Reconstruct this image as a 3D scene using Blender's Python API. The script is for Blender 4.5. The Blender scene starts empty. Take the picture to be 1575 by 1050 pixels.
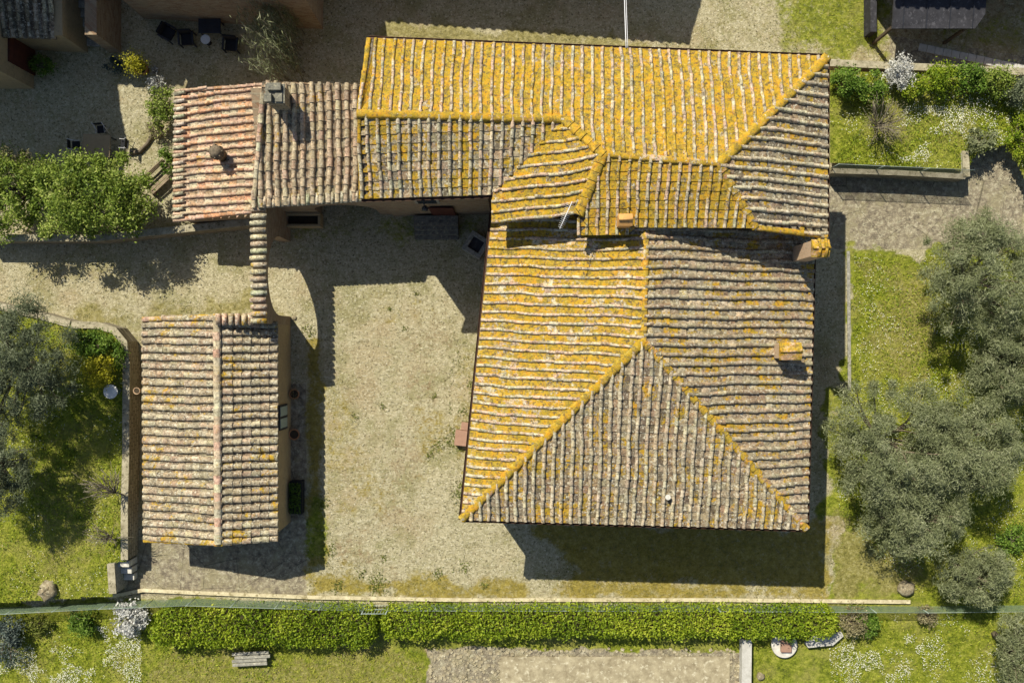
import bpy, math, random
import numpy as np
from mathutils import Vector
from mathutils.geometry import tessellate_polygon
random.seed(7); RNG = np.random.default_rng(7)
scene = bpy.context.scene
# ---------------------------------------------------------------- camera, sky, sun, exposure
H = 42.0; S = 29.17                       # camera height, photo pixels per metre on the ground
cam_d = bpy.data.cameras.new("Camera"); cam = bpy.data.objects.new("Camera", cam_d)
scene.collection.objects.link(cam); scene.camera = cam
cam.location = (0, 0, H); cam.rotation_euler = (0, 0, 0)
cam_d.sensor_width = 36; cam_d.lens = 36 * H / (1575 / S); cam_d.clip_end = 1000
w = bpy.data.worlds.new("World"); scene.world = w; w.use_nodes = True
nt = w.node_tree; bg = nt.nodes["Background"]
sky = nt.nodes.new("ShaderNodeTexSky"); sky.sky_type = 'NISHITA'; sky.sun_disc = False
sky.sun_elevation = math.radians(48.3); sky.sun_rotation = math.radians(325.2)
nt.links.new(sky.outputs[0], bg.inputs[0]); bg.inputs[1].default_value = 0.07
sun_d = bpy.data.lights.new("Sun", 'SUN'); sun = bpy.data.objects.new("Sun", sun_d)
scene.collection.objects.link(sun); sun_d.energy = 4.9; sun_d.angle = math.radians(0.5); sun_d.color = (1, .93, .78)
sun.rotation_euler = Vector((-.508, .731, 1)).to_track_quat('Z', 'Y').to_euler(); sun.location = (-20, 30, 40)
scene.view_settings.view_transform = 'Standard'; scene.view_settings.look = 'None'
scene.view_settings.exposure = 0.5; scene.view_settings.gamma = 1
scene.cycles.max_bounces = 5; scene.cycles.transparent_max_bounces = 6

C = bpy.context.scene.collection
def W(px, py, z=0.0):
    k = (1 - z / H) / S
    return Vector(((px - 787.5) * k, (525 - py) * k, z))

# ---------------------------------------------------------------- materials
def new_mat(name, rough=0.9):
    m = bpy.data.materials.new(name); m.use_nodes = True
    b = m.node_tree.nodes["Principled BSDF"]; b.inputs["Roughness"].default_value = rough
    b.inputs["Specular IOR Level"].default_value = 0.25
    return m, m.node_tree, b
class NB:
    """node builder"""
    def __init__(s, nt): s.nt = nt; s.N = nt.nodes; s.L = nt.links
    def node(s, t, **kw):
        n = s.N.new(t)
        for k, v in kw.items(): setattr(n, k, v)
        return n
    def inp(s, sock, v):
        if hasattr(v, 'is_output'): s.L.new(v, sock)
        elif isinstance(v, tuple) and len(v) == 3 and sock.type == 'RGBA': sock.default_value = (*v, 1)
        else: sock.default_value = v
    def pos(s, scale=None):
        g = s.node("ShaderNodeNewGeometry").outputs["Position"]
        if scale is None: return g
        m = s.node("ShaderNodeVectorMath", operation='MULTIPLY'); s.L.new(g, m.inputs[0]); m.inputs[1].default_value = scale
        return m.outputs[0]
    def noise(s, scale, detail=4, rough=.6, vec=None, off=0, dist=0):
        v = vec if vec is not None else s.pos()
        if off:
            a = s.node("ShaderNodeVectorMath", operation='ADD'); s.L.new(v, a.inputs[0]); a.inputs[1].default_value = (off, off * 1.7, off * .6); v = a.outputs[0]
        n = s.node("ShaderNodeTexNoise"); s.L.new(v, n.inputs["Vector"])
        n.inputs["Scale"].default_value = scale; n.inputs["Detail"].default_value = detail; n.inputs["Roughness"].default_value = rough
        n.inputs["Distortion"].default_value = dist
        return n.outputs["Fac"]
    def cn(s, scale, detail=6, rough=.7, off=0, k=2.2):
        f = s.noise(scale, detail, rough, off=off)
        return s.math('ADD', s.math('MULTIPLY', s.math('SUBTRACT', f, .5), k), .5, True)
    def voro(s, scale, feature='F1', vec=None, out="Distance"):
        n = s.node("ShaderNodeTexVoronoi", feature=feature); s.L.new(vec if vec is not None else s.pos(), n.inputs["Vector"])
        n.inputs["Scale"].default_value = scale
        return n.outputs[out]
    def math(s, op, a, b=0.0, clamp=False):
        m = s.node("ShaderNodeMath", operation=op); m.use_clamp = clamp
        s.inp(m.inputs[0], a); s.inp(m.inputs[1], b); return m.outputs[0]
    def ss(s, x, lo, hi):
        m = s.node("ShaderNodeMapRange", interpolation_type='SMOOTHSTEP')
        s.inp(m.inputs["Value"], x); s.inp(m.inputs["From Min"], lo); s.inp(m.inputs["From Max"], hi); return m.outputs[0]
    def mix(s, f, a, b, blend='MIX'):
        m = s.node("ShaderNodeMix", data_type='RGBA', blend_type=blend)
        s.inp(m.inputs[0], f); s.inp(m.inputs[6], a); s.inp(m.inputs[7], b); return m.outputs[2]
    def attr(s, name, out="Fac"):
        n = s.node("ShaderNodeAttribute"); n.attribute_name = name; return n.outputs[out]
    def ramp(s, f, stops):
        r = s.node("ShaderNodeValToRGB"); s.L.new(f, r.inputs[0]); e = r.color_ramp.elements
        while len(e) < len(stops): e.new(.5)
        for el, (p, c) in zip(e, stops): el.position = p; el.color = (*c, 1)
        return r.outputs[0]
    def bump(s, h, strength=.5, dist=.02):
        b = s.node("ShaderNodeBump"); s.L.new(h, b.inputs["Height"]); b.inputs["Strength"].default_value = strength
        b.inputs["Distance"].default_value = dist; return b.outputs[0]

def tile_material():
    m, nt, b = new_mat("roof_tile", .95); n = NB(nt)
    col = n.attr("col", "Color"); lich = n.attr("lich"); rnd = n.attr("rnd"); spk = n.attr("spk")
    val = n.ramp(n.cn(5.5, 8, .8, 2, 2.6), [(.12, (.40, .37, .34)), (.4, (.80, .78, .75)), (.6, (1.1, 1.08, 1.02)), (.9, (1.45, 1.40, 1.28))])
    c = n.mix(1.0, col, val, 'MULTIPLY')
    patch = n.ss(n.cn(1.7, 6, .7, 21), .42, .72)
    c = n.mix(n.math('MULTIPLY', patch, n.math('MULTIPLY', spk, .5)), c, (.225, .20, .14))
    pale = n.ss(n.cn(8, 5, .75, 3, 2.6), .61, .75)
    c = n.mix(n.math('MULTIPLY', pale, n.math('MULTIPLY', spk, .85)), c, (.58, .55, .43))
    nn = n.math('ADD', n.math('ADD', n.math('MULTIPLY', n.cn(.8, 4, .65, 5, 3.0), .42), n.math('MULTIPLY', n.cn(4.0, 8, .8, 55, 2.8), .50)), n.math('MULTIPLY', rnd, .08))
    th = n.math('SUBTRACT', .86, n.math('MULTIPLY', lich, .66))
    ym = n.ss(nn, n.math('SUBTRACT', th, .05), n.math('ADD', th, .07))
    yc = n.ramp(n.cn(2.6, 7, .8, 14, 2.4), [(.1, (.12, .095, .022)), (.36, (.34, .235, .010)), (.62, (.48, .275, .008)), (.92, (.49, .20, .010))])
    yc = n.mix(n.math('MULTIPLY', n.ss(n.cn(7, 5, .8, 31, 2.6), .62, .80), .6), yc, (.56, .44, .10))
    yc = n.mix(n.math('MULTIPLY', n.ss(n.cn(5, 6, .8, 37, 2.6), .56, .74), .75), yc, (.14, .10, .028))
    c = n.mix(n.math('MULTIPLY', ym, .94), c, yc)
    dark = n.ss(n.cn(6.5, 7, .8, 9, 2.8), .57, .74)
    dk = n.math('MULTIPLY', dark, n.math('ADD', .2, n.math('MULTIPLY', spk, .65)))
    c = n.mix(dk, c, (.07, .055, .04))
    n.L.new(c, b.inputs["Base Color"])
    n.L.new(n.bump(n.noise(14, 5, .75), .9, .03), b.inputs["Normal"])
    return m

def ground_material():
    m, nt, b = new_mat("ground", 1.0); n = NB(nt)
    f1 = n.cn(4.5, 8, .82, 0, 2.8)
    grav = n.ramp(f1, [(.05, (.24, .205, .115)), (.35, (.43, .385, .235)), (.6, (.53, .48, .305)), (.95, (.73, .68, .48))])
    grav = n.mix(n.math('MULTIPLY', n.ss(n.cn(.3, 7, .7, 8), .45, .8), .5), grav, (.42, .32, .18))
    grav = n.mix(n.math('MULTIPLY', n.ss(n.cn(.5, 9, .78, 48), .46, .78), .7), grav, (.29, .275, .12))
    grav = n.mix(n.math('MULTIPLY', n.ss(n.cn(1.6, 9, .82, 18), .60, .85), .7), grav, (.19, .17, .065))
    grav = n.mix(n.math('MULTIPLY', n.ss(n.cn(9, 4, .75, 2, 2.6), .66, .82), .85), grav, (.09, .08, .035))
    grav = n.mix(n.math('MULTIPLY', n.ss(n.cn(9, 4, .75, 12, 2.6), .68, .84), .8), grav, (.74, .70, .52))
    dirt = n.ramp(n.cn(4, 8, .8, 6, 2.6), [(.15, (.15, .10, .05)), (.5, (.31, .23, .12)), (.85, (.46, .37, .22))])
    d = n.voro(.5, 'DISTANCE_TO_EDGE', vec=n.pos((1, 1, 0)))
    pv = n.ramp(n.cn(3.2, 9, .8, 11, 2.8), [(.1, (.13, .11, .08)), (.4, (.27, .23, .165)), (.6, (.38, .33, .225)), (.9, (.62, .57, .42))])
    pv = n.mix(n.math('MULTIPLY', n.ss(n.cn(.9, 8, .75, 44), .45, .75), .7), pv, (.36, .32, .19))
    pv = n.mix(n.math('MULTIPLY', n.ss(d, .012, .0), .7), pv, (.09, .08, .05))
    pv = n.mix(n.math('MULTIPLY', n.ss(n.cn(4.5, 6, .82, 35, 2.6), .62, .78), .85), pv, (.58, .54, .38))
    gd = n.ramp(n.cn(4.5, 8, .82, 1, 2.8), [(.1, (.12, .11, .03)), (.5, (.28, .245, .075)), (.9, (.50, .45, .21))])
    gg = n.ramp(n.cn(3.5, 8, .8, 16, 2.8), [(.1, (.06, .085, .007)), (.5, (.21, .25, .018)), (.9, (.42, .42, .07))])
    gg = n.mix(n.math('MULTIPLY', n.ss(n.cn(.45, 6, .7, 26), .4, .8), .8), gg, n.mix(.6, gg, (.36, .32, .10)))
    mos = n.ramp(n.cn(4, 8, .82, 51, 2.8), [(.1, (.13, .11, .01)), (.5, (.29, .225, .02)), (.9, (.46, .37, .08))])
    brk = n.cn(2.4, 9, .8, 40, 2.0); fine = n.cn(7, 4, .75, 60, 2.0)
    bb = n.math('ADD', n.math('MULTIPLY', n.math('SUBTRACT', brk, .5), .9), n.math('MULTIPLY', n.math('SUBTRACT', fine, .5), .45))
    def w_(name): return n.ss(n.math('ADD', n.attr(name), bb), .30, .80)
    c = n.mix(w_("dirt"), grav, dirt); c = n.mix(n.ss(n.attr("pave"), .4, .6), c, pv)
    c = n.mix(n.math('MULTIPLY', w_("moss"), .85), c, mos); c = n.mix(w_("grass"), c, gg); c = n.mix(n.math('MULTIPLY', w_("dry"), .85), c, gd)
    n.L.new(c, b.inputs["Base Color"])
    n.L.new(n.bump(n.math('ADD', f1, n.noise(16, 4, .8, off=2)), 1.0, .06), b.inputs["Normal"])
    return m

def leaf_material(name, cols, trans=.25, rough=.6, spread=1.2):
    m, nt, b = new_mat(name, rough); n = NB(nt)
    r = n.attr("rnd"); f = n.math('ADD', n.math('MULTIPLY', r, .6), n.math('MULTIPLY', n.noise(spread, 3, .6), .4))
    c = n.ramp(f, cols); n.L.new(c, b.inputs["Base Color"])
    t = n.node("ShaderNodeBsdfTranslucent"); n.L.new(c, t.inputs[0])
    mx = n.node("ShaderNodeMixShader"); mx.inputs[0].default_value = trans
    out = nt.nodes["Material Output"]; n.L.new(b.outputs[0], mx.inputs[1]); n.L.new(t.outputs[0], mx.inputs[2]); n.L.new(mx.outputs[0], out.inputs[0])
    return m

def simple(name, c1, c2=None, scale=5, rough=.85, metal=0, bump=.3, c3=None):
    m, nt, b = new_mat(name, rough); n = NB(nt); b.inputs["Metallic"].default_value = metal
    c2 = c2 or tuple(x * .7 for x in c1)
    f = n.cn(scale, 7, .75)
    c = n.ramp(f, [(.15, c2), (.8, c1)])
    if c3: c = n.mix(n.ss(n.cn(scale * 1.6, 6, .75, 7), .58, .78), c, c3)
    n.L.new(c, b.inputs["Base Color"])
    if bump: n.L.new(n.bump(n.noise(scale * 4, 4, .7), bump, .02), b.inputs["Normal"])
    return m

def brick_mat(name, a, b_, mortar, bw=.32, bh=.09, msize=.012, plaster=None):
    m, nt, b = new_mat(name, .95); n = NB(nt)
    sp = n.node("ShaderNodeSeparateXYZ"); n.L.new(n.pos(), sp.inputs[0])
    u = n.math('ADD', sp.outputs[0], sp.outputs[1])
    wob = n.math('MULTIPLY', n.math('SUBTRACT', n.noise(3, 3, .6), .5), .08)
    cb = n.node("ShaderNodeCombineXYZ"); n.L.new(u, cb.inputs[0]); n.L.new(n.math('ADD', sp.outputs[2], wob), cb.inputs[1])
    br = n.node("ShaderNodeTexBrick"); n.L.new(cb.outputs[0], br.inputs["Vector"])
    br.inputs["Color1"].default_value = (*a, 1); br.inputs["Color2"].default_value = (*b_, 1); br.inputs["Mortar"].default_value = (*mortar, 1)
    br.inputs["Scale"].default_value = 1; br.inputs["Brick Width"].default_value = bw; br.inputs["Row Height"].default_value = bh; br.inputs["Mortar Size"].default_value = msize
    c = n.mix(n.math('MULTIPLY', n.ss(n.cn(1.1, 7, .75, 3), .5, .75), .8), br.outputs[0], plaster or mortar)
    c = n.mix(n.math('MULTIPLY', n.ss(n.noise(8, 6, .8, off=9), .52, .62), .4), c, (.12, .10, .07))
    n.L.new(c, b.inputs["Base Color"]); n.L.new(n.bump(n.math('ADD', br.outputs[1], n.noise(20, 4, .7)), .5, .02), b.inputs["Normal"])
    return m

M = {}
M['tile'] = tile_material(); M['ground'] = ground_material()
M['olive'] = leaf_material("olive_leaf", [(.1, (.075, .09, .04)), (.38, (.165, .19, .085)), (.6, (.27, .30, .155)), (.9, (.50, .51, .33))], .35)
M['olive_dark'] = leaf_material("dark_olive_leaf", [(.15, (.045, .06, .03)), (.5, (.11, .135, .07)), (.85, (.28, .31, .19))], .2)
M['bush'] = leaf_material("bush_leaf", [(.12, (.04, .075, .01)), (.38, (.13, .20, .022)), (.62, (.27, .34, .055)), (.9, (.58, .58, .24))], .3)
M['hedge'] = leaf_material("hedge_leaf", [(.1, (.04, .08, .006)), (.35, (.14, .22, .012)), (.62, (.29, .37, .022)), (.9, (.52, .54, .07))], .3)
M['green'] = leaf_material("green_leaf", [(.1, (.03, .07, .008)), (.5, (.11, .20, .02)), (.9, (.30, .40, .07))], .3)
M['yellow_leaf'] = leaf_material("yellow_leaf", [(.1, (.16, .18, .01)), (.5, (.40, .38, .02)), (.9, (.62, .56, .06))], .3)
M['white_leaf'] = leaf_material("blossom", [(.1, (.10, .13, .08)), (.3, (.42, .42, .38)), (.9, (.8, .8, .78))], .25)
M['dryleaf'] = leaf_material("pale_shrub_leaf", [(.1, (.10, .09, .04)), (.5, (.25, .22, .11)), (.9, (.45, .42, .26))], .25)
M['blue_leaf'] = leaf_material("bluish_leaf", [(.1, (.03, .05, .045)), (.6, (.10, .13, .11)), (.9, (.25, .29, .24))], .2)
M['grass'] = leaf_material("grass_blade", [(.1, (.12, .16, .009)), (.4, (.28, .34, .016)), (.65, (.46, .47, .04)), (.9, (.68, .60, .19))], .3)
M['daisy'] = leaf_material("flower_petal", [(.1, (.45, .46, .30)), (.4, (.72, .72, .58)), (.9, (.85, .85, .78))], .2)
M['weed'] = leaf_material("weed_leaf", [(.1, (.05, .06, .01)), (.5, (.12, .15, .02)), (.9, (.25, .26, .06))], .2)
M['bark'] = simple("bark", (.20, .16, .11), (.08, .065, .045), 9)
M['twig'] = simple("twig", (.26, .23, .17), (.13, .11, .08), 9)
M['wall'] = brick_mat("stone_brick_wall", (.22, .13, .075), (.34, .27, .18), (.30, .25, .17), .30, .11, .014, plaster=(.28, .225, .145))
M['wall_tan'] = brick_mat("plaster_wall", (.36, .28, .16), (.32, .25, .14), (.34, .27, .16), .4, .14, .008, plaster=(.38, .30, .17))
M['rubble'] = brick_mat("rubble_wall", (.22, .19, .13), (.34, .30, .22), (.14, .12, .08), .4, .2, .03, plaster=(.30, .27, .19))
M['cap'] = simple("stone_cap", (.42, .38, .27), (.20, .175, .11), 3, c3=(.12, .11, .06))
M['capwhite'] = simple("pale_stone", (.62, .60, .54), (.40, .38, .32), 4)
M['concrete'] = simple("concrete", (.50, .49, .45), (.34, .33, .29), 3)
M['slate2'] = simple("mossy_slate", (.20, .19, .15), (.08, .08, .065), 5, c3=(.30, .28, .20))
M['rock'] = simple("brown_rock", (.30, .25, .16), (.13, .11, .07), 4, c3=(.38, .35, .24))
M['capwarm'] = simple("worn_curb_stone", (.62, .56, .38), (.36, .31, .19), 2.5, c3=(.26, .22, .12))
M['sandslab'] = simple("worn_paving", (.40, .35, .23), (.20, .165, .10), 2.2, c3=(.50, .46, .33))
M['stone'] = simple("grey_stone", (.32, .31, .26), (.15, .145, .12), 5, c3=(.45, .43, .34))
M['wood'] = simple("weathered_wood", (.30, .24, .16), (.16, .12, .08), 6)
M['deck'] = simple("roof_timber", (.10, .075, .05), (.06, .045, .03), 6)
M['gutter'] = simple("copper_gutter", (.10, .055, .035), (.06, .035, .025), 3, rough=.5, metal=.5, bump=0)
M['terracotta'] = simple("terracotta", (.55, .27, .12), (.40, .18, .08), 5)
M['orange'] = simple("ochre_render", (.58, .32, .11), (.42, .22, .07), 4, c3=(.28, .17, .09))
M['peach'] = brick_mat("peach_brick", (.50, .33, .20), (.44, .28, .17), (.48, .40, .28), .24, .075, .01, plaster=(.46, .36, .24))
M['darkmetal'] = simple("dark_metal", (.03, .035, .045), (.02, .02, .025), 3, rough=.4, bump=0)
M['whitemetal'] = simple("pale_metal", (.7, .7, .72), (.6, .6, .62), 3, rough=.35, bump=0)
M['whiteplastic'] = simple("white_top", (.72, .71, .68), (.6, .6, .56), 12, rough=.5, bump=0)
M['browntop'] = simple("brown_table_top", (.30, .235, .14), (.24, .18, .10), 4, rough=.6)
M['black'] = simple("black_fabric", (.018, .02, .024), (.012, .012, .014), 8)
M['soil'] = simple("soil", (.07, .05, .03), (.03, .025, .015), 12)
M['slate'] = simple("dark_slate", (.038, .038, .045), (.02, .02, .024), 3, c3=(.07, .07, .08), rough=.7)
M['glass'] = simple("window_glass", (.02, .025, .03), (.015, .02, .02), 2, rough=.15, bump=0)
M['greenpaint'] = simple("grey_green_paint", (.30, .36, .32), (.24, .30, .27), 4, rough=.6)
M['reddoor'] = simple("dark_red_wood", (.10, .03, .018), (.05, .018, .012), 4)
M['rust'] = simple("brown_brick", (.33, .20, .14), (.26, .155, .11), 5)
def net_material():
    m, nt, b = new_mat("green_netting", .8); n = NB(nt)
    b.inputs["Base Color"].default_value = (.20, .28, .19, 1)
    sp = n.node("ShaderNodeSeparateXYZ"); n.L.new(n.pos(), sp.inputs[0])
    def wv(s):
        return n.math('ABSOLUTE', n.math('SUBTRACT', n.math('FRACT', n.math('MULTIPLY', s, 18)), .5))
    g = n.math('MAXIMUM', wv(n.math('ADD', sp.outputs[0], sp.outputs[1])), wv(sp.outputs[2]))
    t = n.node("ShaderNodeBsdfTransparent"); mx = n.node("ShaderNodeMixShader")
    n.L.new(n.math('GREATER_THAN', g, .36), mx.inputs[0]); n.L.new(t.outputs[0], mx.inputs[1]); n.L.new(b.outputs[0], mx.inputs[2])
    n.L.new(mx.outputs[0], nt.nodes["Material Output"].inputs[0]); return m
M['net'] = net_material()

# ---------------------------------------------------------------- object helpers
def tag(o, label=None, cat=None, group=None, kind=None):
    if label: o['label'] = label
    if cat: o['category'] = cat
    if group: o['group'] = group
    if kind: o['kind'] = kind
    return o
ORIG = {}
def thing(name, label, cat, loc=(0, 0, 0), group=None):
    o = bpy.data.objects.new(name, None); C.objects.link(o); o.location = loc; o.empty_display_size = .3
    ORIG[o.name] = Vector(loc); return tag(o, label, cat, group)
def origin_of(p):
    while p is not None and p.parent is not None: p = p.parent
    return ORIG.get(p.name, Vector((0, 0, 0))) if p is not None else Vector((0, 0, 0))
class MB:
    def __init__(s): s.v = []; s.f = []; s.col = []; s.lich = []; s.rnd = []; s.spk = []; s.sm = []
    def face(s, idx, col=(.5, .5, .5), lich=0, rnd=.5, spk=1, smooth=False):
        s.f.append(idx); s.col.append(col); s.lich.append(lich); s.rnd.append(rnd); s.spk.append(spk); s.sm.append(smooth)
    def add(s, vs, fs, **kw):
        b = len(s.v); s.v.extend([tuple(v) for v in vs])
        for f in fs: s.face([b + i for i in f], **kw)
    def box(s, x0, x1, y0, y1, z0, z1, rz=0, c=None, **kw):
        vs = [(x, y, z) for z in (z0, z1) for x, y in ((x0, y0), (x1, y0), (x1, y1), (x0, y1))]
        if rz:
            cx, cy = c if c else ((x0 + x1) / 2, (y0 + y1) / 2); a, b_ = math.cos(rz), math.sin(rz)
            vs = [(cx + (x - cx) * a - (y - cy) * b_, cy + (x - cx) * b_ + (y - cy) * a, z) for x, y, z in vs]
        s.add(vs, [(3, 2, 1, 0), (4, 5, 6, 7), (0, 1, 5, 4), (1, 2, 6, 5), (2, 3, 7, 6), (3, 0, 4, 7)], **kw)
    def prism(s, poly, z0, z1, **kw):
        """poly: list of (x,y) ccw; z0/z1 scalars or lists"""
        n = len(poly); zb = z0 if isinstance(z0, (list, tuple)) else [z0] * n; zt = z1 if isinstance(z1, (list, tuple)) else [z1] * n
        area = sum(poly[i][0] * poly[(i + 1) % n][1] - poly[(i + 1) % n][0] * poly[i][1] for i in range(n))
        if area < 0: poly = poly[::-1]; zb = list(zb)[::-1]; zt = list(zt)[::-1]
        vs = [(p[0], p[1], z) for p, z in zip(poly, zb)] + [(p[0], p[1], z) for p, z in zip(poly, zt)]
        fs = [(i, (i + 1) % n, n + (i + 1) % n, n + i) for i in range(n)]
        tri = tessellate_polygon([[Vector((p[0], p[1], 0)) for p in poly]])
        for t in tri:
            a, b_, c = t
            ar = (poly[b_][0] - poly[a][0]) * (poly[c][1] - poly[a][1]) - (poly[b_][1] - poly[a][1]) * (poly[c][0] - poly[a][0])
            if ar < 0: b_, c = c, b_
            fs.append((n + a, n + b_, n + c)); fs.append((c, b_, a))
        s.add(vs, fs, **kw)
    def tube(s, pts, radii, seg=6, cap=True, **kw):
        pts = [Vector(p) for p in pts]
        if not isinstance(radii, (list, tuple)): radii = [radii] * len(pts)
        b = len(s.v)
        for i, p in enumerate(pts):
            d = (pts[min(i + 1, len(pts) - 1)] - pts[max(i - 1, 0)]).normalized()
            a = d.cross(Vector((0, 0, 1)) if abs(d.z) < .9 else Vector((1, 0, 0))).normalized(); c = d.cross(a)
            for k in range(seg):
                t = 2 * math.pi * k / seg; s.v.append(tuple(p + (a * math.cos(t) + c * math.sin(t)) * radii[i]))
        kw.setdefault('smooth', True)
        for i in range(len(pts) - 1):
            for k in range(seg):
                s.face([b + i * seg + k, b + i * seg + (k + 1) % seg, b + (i + 1) * seg + (k + 1) % seg, b + (i + 1) * seg + k], **kw)
        if cap:
            kw['smooth'] = False
            s.face([b + k for k in range(seg)][::-1], **kw); s.face([b + (len(pts) - 1) * seg + k for k in range(seg)], **kw)
    def lathe(s, c, prof, seg=16, **kw):
        b = len(s.v); kw.setdefault('smooth', True)
        for r, z in prof:
            for k in range(seg):
                t = 2 * math.pi * k / seg; s.v.append((c[0] + r * math.cos(t), c[1] + r * math.sin(t), c[2] + z))
        for i in range(len(prof) - 1):
            for k in range(seg):
                s.face([b + i * seg + k, b + i * seg + (k + 1) % seg, b + (i + 1) * seg + (k + 1) % seg, b + (i + 1) * seg + k], **kw)
        kw['smooth'] = False
        s.face([b + k for k in range(seg)][::-1], **kw); s.face([b + (len(prof) - 1) * seg + k for k in range(seg)], **kw)
    def build(s, name, mat, parent=None, org=None, bevel=0):
        o3 = origin_of(parent) if parent is not None else (Vector(org) if org is not None else Vector((0, 0, 0)))
        me = bpy.data.meshes.new(name)
        me.from_pydata([(x - o3.x, y - o3.y, z - o3.z) for x, y, z in s.v], [], s.f)
        me.materials.append(mat)
        if mat is M['tile'] or mat.name.endswith('leaf'):
            a = me.attributes.new("col", 'FLOAT_COLOR', 'FACE'); a.data.foreach_set("color", np.array([(*c, 1) for c in s.col], dtype=np.float32).ravel())
            for nm, arr in (("lich", s.lich), ("rnd", s.rnd), ("spk", s.spk)):
                a = me.attributes.new(nm, 'FLOAT', 'FACE'); a.data.foreach_set("value", np.array(arr, dtype=np.float32))
        me.polygons.foreach_set("use_smooth", s.sm); me.update()
        o = bpy.data.objects.new(name, me); C.objects.link(o)
        if parent is not None: o.parent = parent
        else: o.location = o3
        if bevel:
            md = o.modifiers.new("bevel", 'BEVEL'); md.width = bevel; md.segments = 2
        return o
def copy_tree(o, parent=None):
    c = o.copy(); C.objects.link(c); c.parent = parent
    for ch in [x for x in bpy.data.objects if x.parent == o]: copy_tree(ch, c)
    return c

def quads_obj(name, V, rnd, mat, parent=None, org=None):
    """V (M,4,3) array of quads -> one mesh"""
    o3 = origin_of(parent) if parent is not None else (Vector(org) if org is not None else Vector((0, 0, 0)))
    Mn = V.shape[0]; me = bpy.data.meshes.new(name)
    me.vertices.add(Mn * 4); me.vertices.foreach_set("co", (V - np.array(o3)).astype(np.float32).ravel())
    me.loops.add(Mn * 4); me.loops.foreach_set("vertex_index", np.arange(Mn * 4, dtype=np.int32))
    me.polygons.add(Mn); me.polygons.foreach_set("loop_start", np.arange(0, Mn * 4, 4, dtype=np.int32))
    me.polygons.foreach_set("loop_total", np.full(Mn, 4, dtype=np.int32))
    me.materials.append(mat); me.update(calc_edges=True)
    a = me.attributes.new("rnd", 'FLOAT', 'FACE'); a.data.foreach_set("value", rnd.astype(np.float32))
    o = bpy.data.objects.new(name, me); C.objects.link(o)
    if parent is not None: o.parent = parent
    else: o.location = o3
    return o
def unit(a): return a / (np.linalg.norm(a, axis=-1, keepdims=True) + 1e-9)
def leaves(c, l, wd, up=.0, drift=None):
    n = len(c); d = RNG.normal(size=(n, 3)); d[:, 2] *= (1 - up)
    if drift is not None: d = d + drift
    d = unit(d); s = unit(np.cross(d, RNG.normal(size=(n, 3)) * (1, 1, .35) + (0, 0, up * 2.5)))
    l = l * RNG.uniform(.6, 1.3, (n, 1)); wd = wd * RNG.uniform(.7, 1.3, (n, 1))
    return np.stack([c - d * l / 2, c + s * wd / 2, c + d * l / 2, c - s * wd / 2], 1)
def limb(mb, p0, p1, r0, r1, bend=.12, n=4):
    p0 = Vector(p0); p1 = Vector(p1); L = (p1 - p0).length; off = Vector((random.uniform(-1, 1), random.uniform(-1, 1), random.uniform(-.3, .8))) * bend * L
    pts = []; rs = []
    for i in range(n + 1):
        t = i / n; pts.append(p0.lerp(p1, t) + off * math.sin(math.pi * t)); rs.append(r0 + (r1 - r0) * t)
    mb.tube(pts, rs, 5)
def tree(name, label, cat, base, crown, radii, n, mat, leaf=(.11, .035), clumps=40, group=None, tr=.14, low=-.35, bark='bark', shell=.5, csize=.3, twigs=0):
    """base (x,y,z) of the trunk; crown centre (x,y,z); radii (rx,ry,rz)"""
    root = thing(name, label, cat, base, group); b = Vector(base); c = Vector(crown)
    K = []
    while len(K) < clumps:
        a_ = RNG.uniform(0, 2 * math.pi); rho = math.sqrt(RNG.uniform(shell * shell * .3, 1.0)) * RNG.uniform(.78, 1.16)
        zz = math.sqrt(max(.08, 1 - rho * rho)) * RNG.uniform(low, 1.1) + RNG.uniform(-.25, .15)
        K.append(np.array(c) + np.array((math.cos(a_) * rho, math.sin(a_) * rho, zz)) * np.array(radii))
    K = np.array(K); mb = MB()
    fork = b.lerp(c, .45) + Vector((random.uniform(-.1, .1), random.uniform(-.1, .1), 0))
    if tr > 0:
        limb(mb, b, fork, tr, tr * .75, .08)
        for k in K[:: max(1, len(K) // 30)]:
            mid = fork.lerp(Vector(k), .5); limb(mb, fork, k, tr * .5, .015, .14)
            for _ in range(twigs):
                q = Vector(k) + Vector(RNG.normal(size=3)) * .35 * radii[0] * .5; limb(mb, mid, q, tr * .18, .006, .1, 3)
        mb.build("trunk" if tr > .07 else "stem", M[bark], root)
    if n:
        wgt = RNG.uniform(.5, 1.5, len(K)); idx = RNG.choice(len(K), n, p=wgt / wgt.sum())
        cr = RNG.uniform(.45, 1.45, len(K)) * csize * np.mean(radii)
        d = RNG.normal(size=(n, 3)) * .62 * cr[idx][:, None]; d[:, 2] *= .8
        P = K[idx] + d; P[:, 2] = np.maximum(P[:, 2], b.z + .05)
        rc = RNG.uniform(0, 1, len(K))
        quads_obj("crown" if tr > .07 else "foliage", leaves(P, *leaf, up=.35), RNG.uniform(0, 1, n) * .62 + rc[idx] * .38, mat, root)
    return root

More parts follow.
